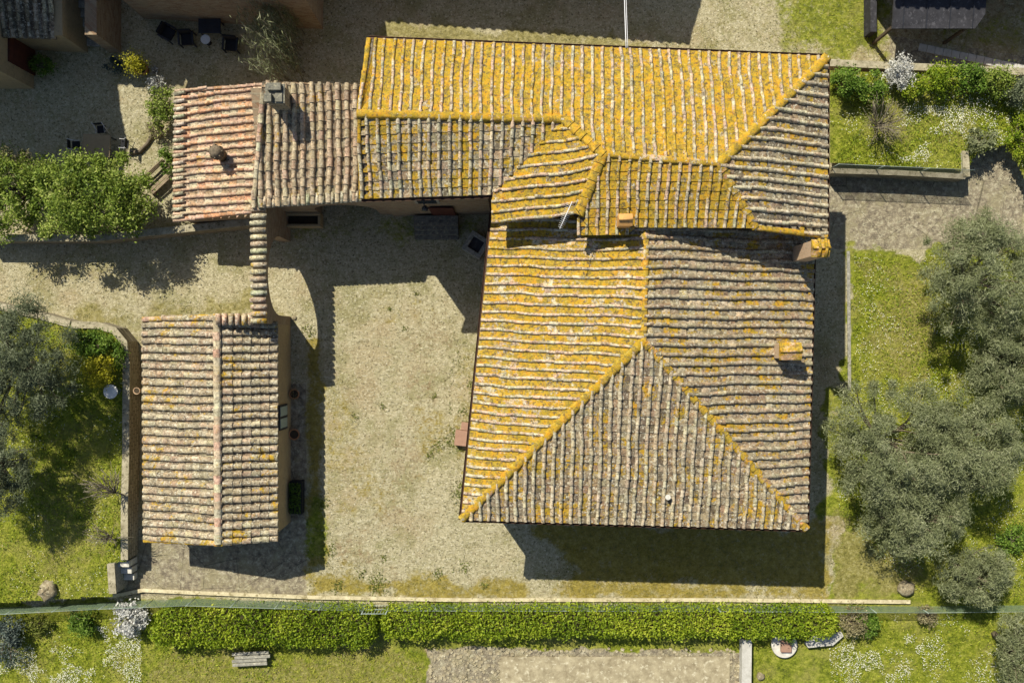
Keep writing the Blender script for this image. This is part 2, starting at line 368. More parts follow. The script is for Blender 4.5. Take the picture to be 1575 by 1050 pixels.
# ---------------------------------------------------------------- ground
def vnoise(x, y, f, seed):
    r = np.random.default_rng(seed).random((256, 256)); u = x * f; v = y * f
    i = np.floor(u).astype(int); j = np.floor(v).astype(int); a = u - i; b = v - j; a = a * a * (3 - 2 * a); b = b * b * (3 - 2 * b)
    g = lambda p, q: r[p % 256, q % 256]
    return (g(i, j) * (1 - a) + g(i + 1, j) * a) * (1 - b) + (g(i, j + 1) * (1 - a) + g(i + 1, j + 1) * a) * b
def fbm(x, y, f, seed): return vnoise(x, y, f, seed) * .5 + vnoise(x, y, f * 2.1, seed + 1) * .3 + vnoise(x, y, f * 4.3, seed + 2) * .2
def sdist(x, y, poly):
    """signed distance, positive inside"""
    d = np.full(x.shape, 1e9); ins = np.zeros(x.shape, bool); n = len(poly)
    for i in range(n):
        ax, ay = poly[i]; bx, by = poly[(i + 1) % n]; ex, ey = bx - ax, by - ay
        t = np.clip(((x - ax) * ex + (y - ay) * ey) / (ex * ex + ey * ey + 1e-9), 0, 1)
        d = np.minimum(d, np.hypot(x - ax - t * ex, y - ay - t * ey))
        cond = ((ay > y) != (by > y)) & (x < (bx - ax) * (y - ay) / (by - ay + 1e-12) + ax); ins ^= cond
    return np.where(ins, d, -d)
def PP(pts, z=0): return [tuple(W(a, b, z)[:2]) for a, b in pts]
REG = [
    ('dirt', [(620, 470), (700, 460), (690, 640), (640, 760), (560, 860), (520, 840), (600, 700)], .9, 1.2, .42),
    ('moss', [(480, 600), (540, 560), (560, 700), (500, 780)], .8, 1.5, .46),
    ('moss', [(530, 690), (620, 740), (600, 800), (520, 790)], .7, 1.2, .48),
    ('moss', [(640, 640), (690, 650), (680, 760), (640, 740)], .6, 1.2, .5),
    ('moss', [(560, 440), (680, 440), (660, 520), (570, 500)], .6, 1.2, .34),
    ('dirt', [(500, 820), (560, 810), (600, 880), (500, 870)], .5, 1.0, .5),
    ('dry', [(1395, 400), (1440, 400), (1430, 560), (1380, 600), (1350, 500)], .6, 1.0, .75),  # channel, polygon in photo pixels, feather (m), noise (m), strength
    ('grass', [(1305, 388), (1600, 388), (1600, 1100), (1275, 1100), (1275, 930), (1290, 800), (1268, 780), (1275, 600), (1305, 600)], .2, 1.0, 1),
    ('dry', [(1330, 400), (1450, 400), (1440, 620), (1330, 560)], .8, 1.5, .62),
    ('dry', [(1280, 800), (1400, 800), (1420, 925), (1280, 925)], .6, 1.2, .85),
    ('grass', [(-60, 920), (700, 932), (655, 985), (655, 1100), (-60, 1100)], .15, .8, 1),
    ('dry', [(250, 985), (660, 990), (660, 1100), (200, 1100)], .8, 1.5, .62),
    ('grass', [(1145, 935), (1600, 930), (1600, 1100), (1160, 1100)], .15, .5, 1),
    ('grass', [(600, 927), (1300, 927), (1300, 1002), (600, 996)], .1, .3, 1),
    ('dry', [(1060, -60), (1368, -60), (1368, 120), (1040, 120)], .8, 2.5, .35),
    ('grass', [(1210, -60), (1366, -60), (1366, 105), (1180, 100)], 1.3, 2.0, .8),
    ('dry', [(560, 35), (1000, 60), (1000, 100), (560, 90)], .3, .8, .8),
    ('dry', [(120, 475), (300, 470), (420, 430), (430, 500), (210, 510), (100, 510)], .5, 1.3, .75),
    ('dry', [(0, 380), (180, 390), (300, 430), (250, 450), (0, 440)], .8, 1.5, .4),
    ('moss', [(472, 880), (600, 880), (860, 905), (890, 885), (1290, 905), (1290, 925), (472, 918)], .35, 1.0, .75),
    ('moss', [(810, 800), (1280, 800), (1280, 905), (900, 900)], .4, .8, .85),
    ('moss', [(472, 520), (492, 520), (500, 760), (510, 870), (472, 880)], .25, .5, .8),
    ('grass', [(474, 760), (500, 760), (508, 860), (474, 862)], .2, .5, .75),
    ('moss', [(700, 560), (745, 500), (745, 700), (715, 800), (690, 790)], .5, 1.0, .42),
    ('grass', [(440, 335), (740, 335), (740, 372), (440, 365)], .3, .8, .5),
    ('dirt', [(655, 975), (1142, 985), (1142, 1005), (655, 1010)], .2, .5, .8),
    ('dirt', [(1190, 1000), (1218, 1000), (1210, 1100), (1180, 1100)], .1, .2, 1),
    ('dirt', [(1232, 995), (1272, 995), (1274, 1100), (1228, 1100)], .1, .25, 1),
    ('dirt', [(1368, -60), (1600, -60), (1600, 110), (1368, 80)], .3, .8, .6),
    ('grass', [(1440, 20), (1600, -20), (1600, 100), (1440, 70)], .8, 1.5, .45),
    ('pave', [(1260, 265), (1492, 265), (1495, 385), (1260, 383)], .04, .05, 1),
    ('pave', [(1490, 235), (1520, 220), (1560, 235), (1580, 300), (1580, 395), (1490, 390)], .2, .5, 1),
    ('pave', [(1372, 55), (1600, 90), (1600, 130), (1362, 100)], .03, .03, 1),
    ('pave', [(195, 830), (472, 830), (472, 917), (195, 917)], .03, .03, 1),
    ('pave', [(425, 590), (472, 590), (472, 850), (425, 850)], .03, .03, 1),
    ('pave', [(655, 990), (1142, 1000), (1142, 1100), (655, 1100)], .08, .15, 1),
]
def ground_sheet(name, x0, x1, y0, y1, z, res, poly=None, regs=REG, label_kind='structure', base_grass=0.0):
    xs = np.linspace(x0, x1, int((x1 - x0) / res) + 1); ys = np.linspace(y0, y1, int((y1 - y0) / res) + 1)
    X, Y = np.meshgrid(xs, ys); ny, nx = X.shape; x = X.ravel(); y = Y.ravel()
    I = np.arange(nx * ny).reshape(ny, nx); F = np.stack([I[:-1, :-1], I[:-1, 1:], I[1:, 1:], I[1:, :-1]], -1).reshape(-1, 4)
    if poly is not None:
        cx = x[F].mean(1); cy = y[F].mean(1); F = F[sdist(cx, cy, poly) > 0]
    zz = z + (fbm(x, y, .9, 5) - .5) * .05 + (fbm(x, y, 4, 9) - .5) * .015
    V = np.stack([x, y, zz], 1)
    me = bpy.data.meshes.new(name); me.vertices.add(len(V)); me.vertices.foreach_set("co", V.astype(np.float32).ravel())
    me.loops.add(F.size); me.loops.foreach_set("vertex_index", F.astype(np.int32).ravel())
    me.polygons.add(len(F)); me.polygons.foreach_set("loop_start", np.arange(0, F.size, 4, dtype=np.int32)); me.polygons.foreach_set("loop_total", np.full(len(F), 4, dtype=np.int32))
    me.materials.append(M['ground']); me.update(calc_edges=True); me.polygons.foreach_set("use_smooth", np.ones(len(F), bool))
    ch = {k: np.zeros(len(V)) for k in ('grass', 'dry', 'moss', 'dirt', 'pave')}
    ch['grass'] += base_grass
    for i, (c, pts, fe, no, st) in enumerate(regs):
        s = sdist(x, y, PP(pts)) + (fbm(x, y, .8, 20 + i) - .5) * 2 * no
        ch[c] = np.maximum(ch[c], np.clip(s / (2 * fe) + .5, 0, 1) * st)
    for k, a in ch.items():
        at = me.attributes.new(k, 'FLOAT', 'POINT'); at.data.foreach_set("value", a.astype(np.float32))
    o = bpy.data.objects.new(name, me); C.objects.link(o); return tag(o, kind=label_kind)
# the big sheet (coarse far field with a hole is avoided by simply lying 30 cm lower)
far = MB(); far.add([(-300, -300, -.3), (300, -300, -.3), (300, 300, -.3), (-300, 300, -.3)], [(0, 1, 2, 3)])
tag(far.build("terrain", M['ground']), kind='structure')
ground_sheet("ground", -36, 36, -25, 34, 0, .12)
WT = [(-60, 458), (60, 486), (110, 500), (150, 500), (176, 508), (191, 525), (195, 560), (195, 862), (178, 865), (172, 916), (-60, 930)]
WTZ = 1.1
WTw = PP(WT, WTZ)
ground_sheet("west_garden_ground", -30, -19.6, -14, 3, WTZ, .1, WTw,
             [('dry', [(40, 700), (190, 690), (190, 860), (60, 900)], 1.2, 2.0, .5), ('dirt', [(110, 500), (190, 510), (190, 700), (150, 690)], .3, .8, .5)], base_grass=1)
NG = [(1276, 108), (1600, 128), (1600, 330), (1570, 262), (1546, 222), (1500, 238), (1486, 262), (1276, 250)]
NGZ = .9
NGw = PP(NG, NGZ)
ground_sheet("north_garden_ground", 15.5, 30, 6, 14.5, NGZ, .1, NGw, [('dry', [(1320, 165), (1390, 165), (1390, 245), (1320, 245)], .5, 1, .55)], base_grass=1)

# ---------------------------------------------------------------- tiled roofs
def mixc(a, b, t): return tuple(x + (y - x) * t for x, y in zip(a, b))
def jit(c, s=.12):
    k = 1 + random.uniform(-s, s); return tuple(max(0, min(1, x * k * (1 + random.uniform(-.05, .05)))) for x in c)
PINK = (.50, .34, .25); BUFF = (.46, .38, .26); GREYB = (.30, .255, .175); GREY = (.20, .18, .14); PALE = (.52, .47, .34); BROWN = (.27, .19, .12); TERRA = (.52, .27, .14); DARK = (.11, .09, .065); GREENG = (.36, .36, .25)
STY = {  # covers palette, pans palette, lichen covers, lichen pans, speckle
    'yellow': ([PINK, PINK, BUFF, PALE, GREENG], [GREYB, GREYB, BROWN], .42, .86, 1.0),
    'yellow2': ([PINK, PINK, BUFF, PALE, GREENG], [BUFF, PINK, GREYB, PALE], .34, .77, 1.0),
    'mid': ([BUFF, GREYB, GREENG, PALE, PINK], [GREYB, BROWN, BUFF, DARK], .25, .52, .9),
    'grey': ([GREYB, BUFF, PALE, BUFF], [GREYB, BROWN, BROWN, DARK], .24, .42, 1.0),
    'brown': ([BROWN, GREYB, GREYB], [BUFF, GREYB, GREYB, BROWN], .24, .43, .9),
    'greyeast': ([PALE, BUFF, GREYB], [GREYB, BROWN, DARK], .2, .38, 1.0),
    'terra': ([TERRA, PINK, PINK, BUFF], [BROWN, TERRA, PINK, PALE], .10, .12, .55),
    'buff': ([(.44, .31, .22), BUFF, (.40, .32, .22), BUFF], [BROWN, GREYB, BROWN], .15, .18, .55),
    'cream': ([(.38, .31, .21), GREYB, (.44, .39, .28), (.33, .24, .165)], [BROWN, DARK, GREYB], .27, .26, 1.0),
    'dark': ([GREY, DARK, GREYB, PALE], [DARK, GREY], .0, .0, 1.0),
}
for k_, v_ in list(STY.items()):
    mean = lambda L: tuple(sum(c[i] for c in L) / len(L) for i in range(3))
    STY[k_] = ([mixc(c, mean(v_[0]), .35) for c in v_[0]], [mixc(c, mean(v_[1]), .3) for c in v_[1]], *v_[2:])
class Patch:
    """a roof slope: 3-D polygon, piecewise-linear height"""
    def __init__(s, P):
        s.P = [Vector(p) for p in P]; s.t = []
        for a, b, c in tessellate_polygon([[Vector((p.x, p.y, 0)) for p in s.P]]): s.t.append((s.P[a], s.P[b], s.P[c]))
    def z(s, x, y):
        best = None
        for a, b, c in s.t:
            d = (b.y - c.y) * (a.x - c.x) + (c.x - b.x) * (a.y - c.y)
            if abs(d) < 1e-6: continue
            l1 = ((b.y - c.y) * (x - c.x) + (c.x - b.x) * (y - c.y)) / d; l2 = ((c.y - a.y) * (x - c.x) + (a.x - c.x) * (y - c.y)) / d; l3 = 1 - l1 - l2
            m = min(l1, l2, l3); zz = l1 * a.z + l2 * b.z + l3 * c.z
            if m >= -1e-6: return zz
            if best is None or m > best[0]: best = (m, zz)
        return best[1]
def lay(mb, P, down, sp=.42, ex=.36, r=.095, style='yellow', kind='flat', seed=1, wave=.02, overhang=.03, skip=None, hgt=.85):
    """P 3-D polygon; down = plan direction of the fall"""
    random.seed(seed); pa = Patch(P); D = Vector((down[0], down[1])).normalized(); U = Vector((-D.y, D.x))
    uv = [(p.x * U.x + p.y * U.y, -(p.x * D.x + p.y * D.y)) for p in pa.P]   # v grows upslope
    def iv(u):
        vs = []
        for i in range(len(uv)):
            (a, b), (c, d) = uv[i], uv[(i + 1) % len(uv)]
            if (a <= u < c) or (c <= u < a): vs.append(b + (d - b) * (u - a) / (c - a))
        return (min(vs), max(vs)) if len(vs) >= 2 else None
    def xyz(u, v, h=0, du=0.0):
        x = U.x * u - D.x * v; y = U.y * u - D.y * v; return Vector((x, y, pa.z(x, y) + h))
    cov, pan, lc, lp, spk = STY[style]
    u0 = min(a for a, b in uv); u1 = max(a for a, b in uv); n = max(1, round((u1 - u0) / sp)); sp = (u1 - u0) / n
    ph = random.uniform(0, 6)
    wave *= 1.15
    def wav(u, v): return wave * (math.sin(v * 1.3 + ph + u * .5) + .6 * math.sin(v * 2.9 + u * .9) + .5 * math.sin(v * .7 - u * 1.7))
    jl = [random.gauss(0, .014) for _ in range(n + 1)]
    for k in range(n):                       # pans
        ul = u0 + k * sp; ur = ul + sp; A = iv(ul + 1e-4); B = iv(ur - 1e-4); Cn = iv((ul + ur) / 2)
        if Cn is None: continue
        A = A or Cn; B = B or Cn
        if A[1] - A[0] < .01: A = (A[0], A[0] + .001)
        lo = min(A[0], B[0]) - overhang; hi = max(A[1], B[1]); m = int((hi - lo) / ex) + 1; off = random.uniform(-.02, .02)
        for j in range(m):
            v0 = lo + j * ex + (off if j else 0); v1 = lo + (j + 1) * ex + off + .01
            la, lb = max(v0, A[0] - overhang), min(v1, A[1]); ra, rb = max(v0, B[0] - overhang), min(v1, B[1])
            if lb <= la and rb <= ra: continue
            lb = max(lb, la + .002); rb = max(rb, ra + .002)
            if skip and skip(*xyz((ul + ur) / 2, (v0 + v1) / 2)[:2]): continue
            c = jit(random.choice(pan), .22); q = random.random(); lf = .045 + random.uniform(-.006, .008); tw = random.uniform(-.008, .008)
            wl, wr = wav(ul, v0), wav(ur, v0)
            if kind == 'flat':
                a = xyz(ul + wl, la, lf + tw); b = xyz(ur + wr, ra, lf - tw); d = xyz(ur + wr, rb, .015); e = xyz(ul + wl, lb, .015)
                mb.add([a, b, d, e, a - Vector((0, 0, .035)), b - Vector((0, 0, .035))], [(0, 1, 2, 3), (4, 5, 1, 0)], col=c, lich=lp, rnd=q, spk=spk)
            else:
                um = (ul + ur) / 2; mw = wav(um, v0); ma, mbb = max((la + ra) / 2, 0 if False else (la + ra) / 2), (lb + rb) / 2
                a = xyz(ul + wl, la, lf); b = xyz(ur + wr, ra, lf); m0 = xyz(um + mw, ma, lf - .05); d = xyz(ur + wr, rb, .02); e = xyz(ul + wl, lb, .02); m1 = xyz(um + mw, mbb, -.03)
                mb.add([a, m0, b, d, m1, e], [(0, 1, 4, 5), (1, 2, 3, 4)], col=c, lich=lp, rnd=q, spk=spk)
    NS = 6
    for k in range(n + 1):                   # covers
        uc = min(max(u0 + k * sp, u0 + r * .6), u1 - r * .6); Cn = iv(uc)
        if Cn is None or Cn[1] - Cn[0] < .05: continue
        lo, hi = Cn; lo -= overhang; m = int((hi - lo) / ex + .6); m = max(1, m); off = random.uniform(0, .03)
        for j in range(m):
            v0 = lo + j * ex - (off if j else 0) + random.uniform(-.012, .012); v1 = min(v0 + ex + .045, hi + .02)
            if v1 - v0 < .06: continue
            if skip and skip(*xyz(uc, (v0 + v1) / 2)[:2]): continue
            rr = r * random.uniform(.88, 1.12); dl, du_ = random.gauss(0, .011), random.gauss(0, .011)
            c = jit(random.choice(cov), .2); q = random.random(); lift = .05 + random.uniform(0, .014)
            p0 = xyz(uc, v0, lift); p1 = xyz(uc, v1, lift - .022); a0 = wav(uc, v0) + jl[k] + dl; a1 = wav(uc, v1) + jl[k] + du_
            ring = []
            for (p, ra, sh) in ((p0, rr, a0), (p1, rr * .84, a1)):
                for i in range(NS + 1):
                    t = math.pi * i / NS; o = math.cos(t) * ra + sh
                    ring.append((p.x + U.x * o, p.y + U.y * o, p.z + math.sin(t) * ra * hgt - (.03 if i in (0, NS) else 0)))
            base = len(mb.v); mb.v.extend(ring)
            for i in range(NS): mb.face([base + i, base + NS + 1 + i, base + NS + 2 + i, base + i + 1], col=c, lich=lc, rnd=q, spk=spk, smooth=True)
            base = len(mb.v); mb.v.extend(ring[:NS + 1]); mb.face([base + i for i in range(NS + 1)], col=mixc(c, DARK, .5), lich=0, rnd=q, spk=.4)
def ridge(mb, pts, r=.15, ex=.38, style='yellow', lich=.95, seed=3, flat=.5, lift=.03, pal=None):
    random.seed(seed); pts = [Vector(p) for p in pts]; pal = pal or [BUFF, PINK, TERRA]; NS = 6
    for p, q in zip(pts[:-1], pts[1:]):
        L = (q - p).length; n = max(1, round(L / ex)); d = (q - p) / L; u = Vector((-d.y, d.x, 0)).normalized()
        for j in range(n):
            a = p + d * (L * j / n - .03) + Vector((0, 0, lift + random.uniform(0, .012))); b = p + d * (L * (j + 1) / n + .03) + Vector((0, 0, lift - .02))
            rr = r * random.uniform(.95, 1.06); sh = random.uniform(-.012, .012); c = jit(random.choice(pal), .2); k = random.random(); ring = []
            for (pp, ra) in ((a, rr), (b, rr * .88)):
                for i in range(NS + 1):
                    t = math.pi * i / NS; o = math.cos(t) * ra + sh
                    ring.append((pp.x + u.x * o, pp.y + u.y * o, pp.z + math.sin(t) * ra * flat + (-.05 if i in (0, NS) else 0)))
            base = len(mb.v); mb.v.extend(ring)
            for i in range(NS): mb.face([base + i, base + NS + 1 + i, base + NS + 2 + i, base + i + 1], col=c, lich=lich, rnd=k, spk=.5, smooth=True)
            base = len(mb.v); mb.v.extend(ring[:NS + 1]); mb.face([base + i for i in range(NS + 1)], col=mixc(c, DARK, .5), lich=lich * .5, rnd=k, spk=.4)
def deck(mb, P, th=.1):
    n = len(P); mb.prism([(p[0], p[1]) for p in P], [p[2] - th - .02 for p in P], [p[2] - .02 for p in P], col=DARK, spk=.3)
def gutter(mb, pts, r=.07, drop=.06):
    """open half-round gutter"""
    pts = [Vector(p) - Vector((0, 0, drop)) for p in pts]
    for p, q in zip(pts[:-1], pts[1:]):
        d = (q - p).normalized(); u = Vector((-d.y, d.x, 0)).normalized(); NS = 5; vs = []
        for rad, pp in ((r, p), (r, q), (r - .012, p), (r - .012, q)):
            for i in range(NS + 1):
                t = math.pi + math.pi * i / NS; vs.append(pp + u * math.cos(t) * rad + Vector((0, 0, math.sin(t) * rad)))
        k = NS + 1; fs = [(i, i + 1, k + i + 1, k + i) for i in range(NS)] + [(2 * k + i, 3 * k + i, 3 * k + i + 1, 2 * k + i + 1) for i in range(NS)]
        fs += [(0, k, 3 * k, 2 * k), (NS, 2 * k + NS, 3 * k + NS, k + NS)]
        mb.add(vs, fs)

# ---- farmhouse geometry
N1 = W(567, 60, 7.7); N2 = W(1272, 88, 7.7); R1 = W(552, 175, 8.9); R2 = W(867, 183, 8.86); R3 = W(927, 237, 9.4); R4 = W(1107, 252, 9.5)
S1 = W(555, 305, 7.7); S2 = W(757, 299, 7.8); W1 = W(757, 343, 7.75); W2 = W(891, 328, 8.7); S3 = W(888, 361, 8.45); S3b = W(976, 360, 8.45); S3c = W(976, 349, 8.5); S4 = W(1160, 350, 8.6); E2 = W(1271, 363, 7.75)
A1 = W(990, 524, 8.3); A2 = W(995, 335, 8.25); ASW = W(710, 798, 6.0); ANW = W(758, 325, 6.2); ASE = W(1240, 813, 6.0); ANE = W(1252, 350, 6.0)
house = thing("farmhouse", "large L shaped stone farmhouse whose hipped tile roofs are covered in yellow lichen", "house", (3.5, 1, 0))
# walls
def inset(P, cx, cy, d):
    out = []
    for p in P:
        out.append((p[0] + (d if p[0] < cx else -d), p[1] + (d if p[1] < cy else -d)))
    return out
wm = MB()
i4 = lambda a, b, c, d_, zc: None
A_fp = [(ASW.x + .42, ASW.y + .42), (ASE.x - .42, ASE.y + .42), (ANE.x - .42, ANE.y), (ANW.x + .42, ANW.y)]
wm.prism(A_fp, -.2, [5.95, 5.95, 5.95, 6.1])
B_fp = [(W1.x + .3, W1.y + .5), (W2.x + .1, W1.y + .55), (S4.x, S4.y + .45), (E2.x - .4, E2.y + .3), (N2.x - .4, N2.y - .45), (R2.x, 12.1), (W1.x + .3, 12.2)]
wm.prism(B_fp, -.2, [7.6, 8.3, 8.3, 7.6, 7.6, 7.6, 7.6])
C_fp = [(S1.x + .3, S1.y + .42), (S2.x + .6, S2.y + .42), (S2.x + .6, N1.y - .55), (N1.x + .3, N1.y - .42), (R1.x + .3, R1.y)]
wm.prism(C_fp, -.2, [7.6, 7.6, 7.6, 7.6, 8.75])
wm.build("wall", M['wall'], house)
# roof of the tall north block and its wing
rb = MB()
NP = [N1, R1, R2, R3, R4, N2]; CS = [S1, S2, R2, R1]; BW = [S2, W1, W2, R3, R2]; BS = [W2, S3, S3b, S3c, S4, R4, R3]; BE = [E2, N2, R4, S4]
for P in (NP, CS, BW, BS, BE): deck(rb, P)
lay(rb, NP, (.02, 1), .42, .37, .076, 'yellow', seed=11, hgt=1.1)
lay(rb, CS, (-.02, -1), .42, .36, .088, 'mid', seed=12, hgt=1.15)
lay(rb, BW, tuple((W1 - W2)[:2]), .42, .37, .076, 'yellow', seed=13, hgt=1.1, wave=.03)
lay(rb, BS, (0, -1), .42, .36, .075, 'yellow', seed=14, hgt=1.2)
lay(rb, BE, (1, -.02), .42, .37, .095, 'greyeast', seed=15, hgt=1.2)
upper = rb.build("roof", M['tile'], house); tag(upper, "hipped roof of the north block and wing, bright yellow lichen")
rg = MB()
ridge(rg, [R1 + Vector((-.05, 0, 0)), R2], .19, .4, seed=21); ridge(rg, [R3, R2], .22, .4, seed=22); ridge(rg, [R3, R4], .15, .4, seed=23, lich=.7)
ridge(rg, [N2, R4], .21, .4, seed=24); ridge(rg, [W2 + Vector((-.02, -.05, 0)), R3], .24, .4, seed=25); ridge(rg, [S4 + Vector((.05, 0, 0)), R4], .18, .36, seed=26, lich=.75)
ridge(rg, [E2, S4], .13, .4, seed=27, lich=.8, lift=.05); ridge(rg, [N1, R1], .12, .4, seed=28, lich=1, lift=.02); ridge(rg, [S1, R1], .08, .4, seed=29, lich=.8)
rg.build("ridge_tiles", M['tile'], upper)
gu = MB(); gutter(gu, [N1 + Vector((0, .09, 0)), N2 + Vector((0, .09, 0))]); gutter(gu, [S1 + Vector((0, -.08, 0)), S2 + Vector((0, -.08, 0))]); gutter(gu, [N2 + Vector((.08, 0, 0)), E2 + Vector((.08, 0, 0))])
gu.build("gutter", M['gutter'], upper)
val = MB(); val.add([S2 + Vector((-.14, .14, .03)), S2 + Vector((.12, -.12, .03)), R2 + Vector((.1, -.1, .03)), R2 + Vector((-.12, .1, .03))], [(0, 1, 2, 3)])
val.build("valley_flashing", M['rust'], upper)
# roof of the lower south block
ra = MB(); AW = [ASW, A1, A2, ANW]; AS = [ASW, ASE, A1]; AE = [ASE, ANE, A2, A1]
for P in (AW, AS, AE): deck(ra, P)
lay(ra, AW, (-1, .05), .415, .38, .076, 'yellow2', seed=31, hgt=1.1, wave=.025)
lay(ra, AS, (.0, -1), .415, .36, .095, 'grey', seed=32, hgt=1.2)
lay(ra, AE, (1, 0), .415, .38, .105, 'brown', seed=33, hgt=1.15)
lower = ra.build("roof", M['tile'], house); tag(lower, "hipped roof of the south block, yellow west slope and grey brown south and east slopes")
rg = MB(); ridge(rg, [A1, A2 + Vector((0, .0, 0))], .14, .42, seed=41, lich=.8); ridge(rg, [ASW, A1], .21, .42, seed=42); ridge(rg, [ASE, A1], .18, .36, seed=43, lich=.75)
rg.build("ridge_tiles", M['tile'], lower)
gu = MB(); gutter(gu, [ANW + Vector((-.08, 0, 0)), ASW + Vector((-.08, -.05, 0)), ]); gutter(gu, [ASW + Vector((0, -.08, 0)), ASE + Vector((0, -.08, 0))]); gutter(gu, [ASE + Vector((.08, 0, 0)), ANE + Vector((.08, 0, 0))])
gu.build("gutter", M['gutter'], lower)
tag(MB.build((lambda m: (m.lathe(W(1025, 762, 6.35), [(.09, 0), (.09, .3), (.12, .32), (.12, .38)], 10), m)[1])(MB()), "vent_pipe", M['capwhite'], lower))
# chimneys
def box_chimney(label, c, sx, sy, z0, z1, body, cap, rz=0, gable=False, overlap=.06):
    m = MB(); m.box(c.x - sx, c.x + sx, c.y - sy, c.y + sy, z0, z1, rz)
    o = m.build("chimney", body, house, bevel=.01); o['label'] = label
    k = MB()
    kk = dict(col=(.58, .36, .20), lich=.66, spk=.5)
    for dx in (-1, 1):
        for dy in (-1, 1): k.box(c.x + dx * (sx - .05) - .05, c.x + dx * (sx - .05) + .05, c.y + dy * (sy - .05) - .05, c.y + dy * (sy - .05) + .05, z1, z1 + .14)
    a, b = sx + overlap, sy + overlap; z = z1 + .14
    vs = [(c.x - a, c.y - b, z), (c.x + a, c.y - b, z), (c.x + a, c.y + b, z), (c.x - a, c.y + b, z), (c.x - a, c.y, z + .18), (c.x + a, c.y, z + .18), (c.x - a, c.y - b, z - .04), (c.x + a, c.y - b, z - .04), (c.x + a, c.y + b, z - .04), (c.x - a, c.y + b, z - .04)]
    k.add(vs, [(0, 1, 5, 4), (2, 3, 4, 5), (0, 4, 3), (1, 2, 5), (6, 7, 1, 0), (7, 8, 2, 1), (8, 9, 3, 2), (9, 6, 0, 3), (9, 8, 7, 6)], **kk)
    k.box(c.x - sx + .12, c.x + sx - .12, c.y - sy + .12, c.y + sy - .12, z1 - .02, z1 + .012, col=DARK, spk=.2)
    k.tube([(c.x - a, c.y, z + .19), (c.x + a, c.y, z + .19)], .05, 8, **kk)
    k.build("chimney_cap", M['tile'] if overlap > .03 else M['orange'], o); return o
box_chimney("small chimney with an orange cap on the south eave of the north block", W(962, 338, 9.4), .26, .22, 8.3, 9.25, M['orange'], M['orange'], overlap=.03)
ch = box_chimney("ochre chimney near the east eave of the south block", W(1217, 540, 7.6), .42, .32, 5.9, 7.35, M['peach'], M['orange'])
ch2 = box_chimney("peach brick chimney with tiled top standing on the east wall", W(1264, 381, 8.9), .33, .33, 5.5, 8.6, M['peach'], M['peach'], overlap=.04)
m = MB(); cc = W(1266, 381, 8.95)
for dx in (-.12, .16):
    for sgn in (-1, 1):
        m.tube([(cc.x + dx, cc.y, cc.z + .03), (cc.x + dx, cc.y + sgn * .38, cc.z - .14)], [.06, .07], 8, col=BUFF, lich=.9)
m.build("chimney_tiles", M['tile'], ch2)
# aerial on the west hip
m = MB(); p0 = W(884, 318, 8.85); p1 = p0 + Vector((0, 0, 1.6)); m.tube([p0, p1], .014, 6)
q0 = W(880, 310, 9.9); q1 = W(861, 352, 10.0); m.tube([q0, q1], .016, 6); dd = (q1 - q0); sd = Vector((-dd.y, dd.x, 0)).normalized()
for i in range(14):
    t = .1 + i * .065; L = .2 - .1 * t; c = q0.lerp(q1, t); m.tube([c - sd * L, c + sd * L], .005, 4)
m.build("aerial", M['whitemetal'], house)
# window, door and details of the south courtyard front
wy = S1.y + .42
wf = MB(); wf.box(-4.55, -3.4, wy - .06, wy + .0, 4.2, 5.6); wfo = wf.build("window", M['stone'], house)
pn = MB(); pn.box(-4.42, -3.53, wy - .075, wy - .062, 4.32, 5.48); pn.build("pane", M['glass'], wfo)
dm = MB(); dm.box(-4.1, -2.9, wy - .06, wy, .75, 2.95); dmo = dm.build("door", M['reddoor'], house)
lm = MB(); lm.tube([(-3.95, wy, 6.3), (-3.95, wy - .55, 6.25), (-3.95, wy - .55, 6.0)], .02, 6); lm.lathe((-3.95, wy - .55, 5.7), [(.1, 0), (.16, .12), (.05, .3)], 8)
lm.build("wall_lantern", M['darkmetal'], house)
dp = MB(); dp.tube([(-1.15, wy - .3, 7.6), (-1.05, wy - .08, 7.2), (-1.05, wy - .08, .1)], .05, 8); dp.build("downpipe", M['gutter'], house)
for i, (y, z) in enumerate(((-3, 3.8), (0, 3.8), (-3, 1.2), (2.8, 1.2))):
    xw = ASW.x + .42 + (ANW.x - ASW.x) * (y - ASW.y) / (ANW.y - ASW.y)
    f = MB(); f.box(xw - .05, xw + .05, y - .5, y + .5, z, z + 1.3); fo = f.build("window", M['stone'], house)
    g = MB(); g.box(xw - .065, xw - .04, y - .38, y + .38, z + .1, z + 1.2); g.build("pane", M['glass'], fo)
for i, (x, z) in enumerate(((1, 3.8), (5.5, 3.8), (10, 3.8), (1, 1.1), (10, 1.1))):
    yw = ASW.y + .42 + (ASE.y - ASW.y) * (x - ASW.x) / (ASE.x - ASW.x)
    f = MB(); f.box(x - .5, x + .5, yw - .08, yw + .05, z, z + 1.3); fo = f.build("window", M['stone'], house)
    g = MB(); g.box(x - .38, x + .38, yw - .095, yw - .07, z + .1, z + 1.2); g.build("pane", M['glass'], fo)

# ---- two storey annex (mono pitch) west of the wing
D1 = W(389, 319, 4.5); D2 = W(560, 308, 4.6); D3 = W(562, 130, 6.1); D4 = W(403, 125, 6.1)
an = thing("annex_building", "stone annex under a pale buff tile roof between the pink lean-to and the farmhouse", "outbuilding", (-9, 9, 0))
m = MB(); ax0, ax1, ay0, ay1 = D1.x + .35, S1.x + .295, D1.y + .38, D4.y - .25
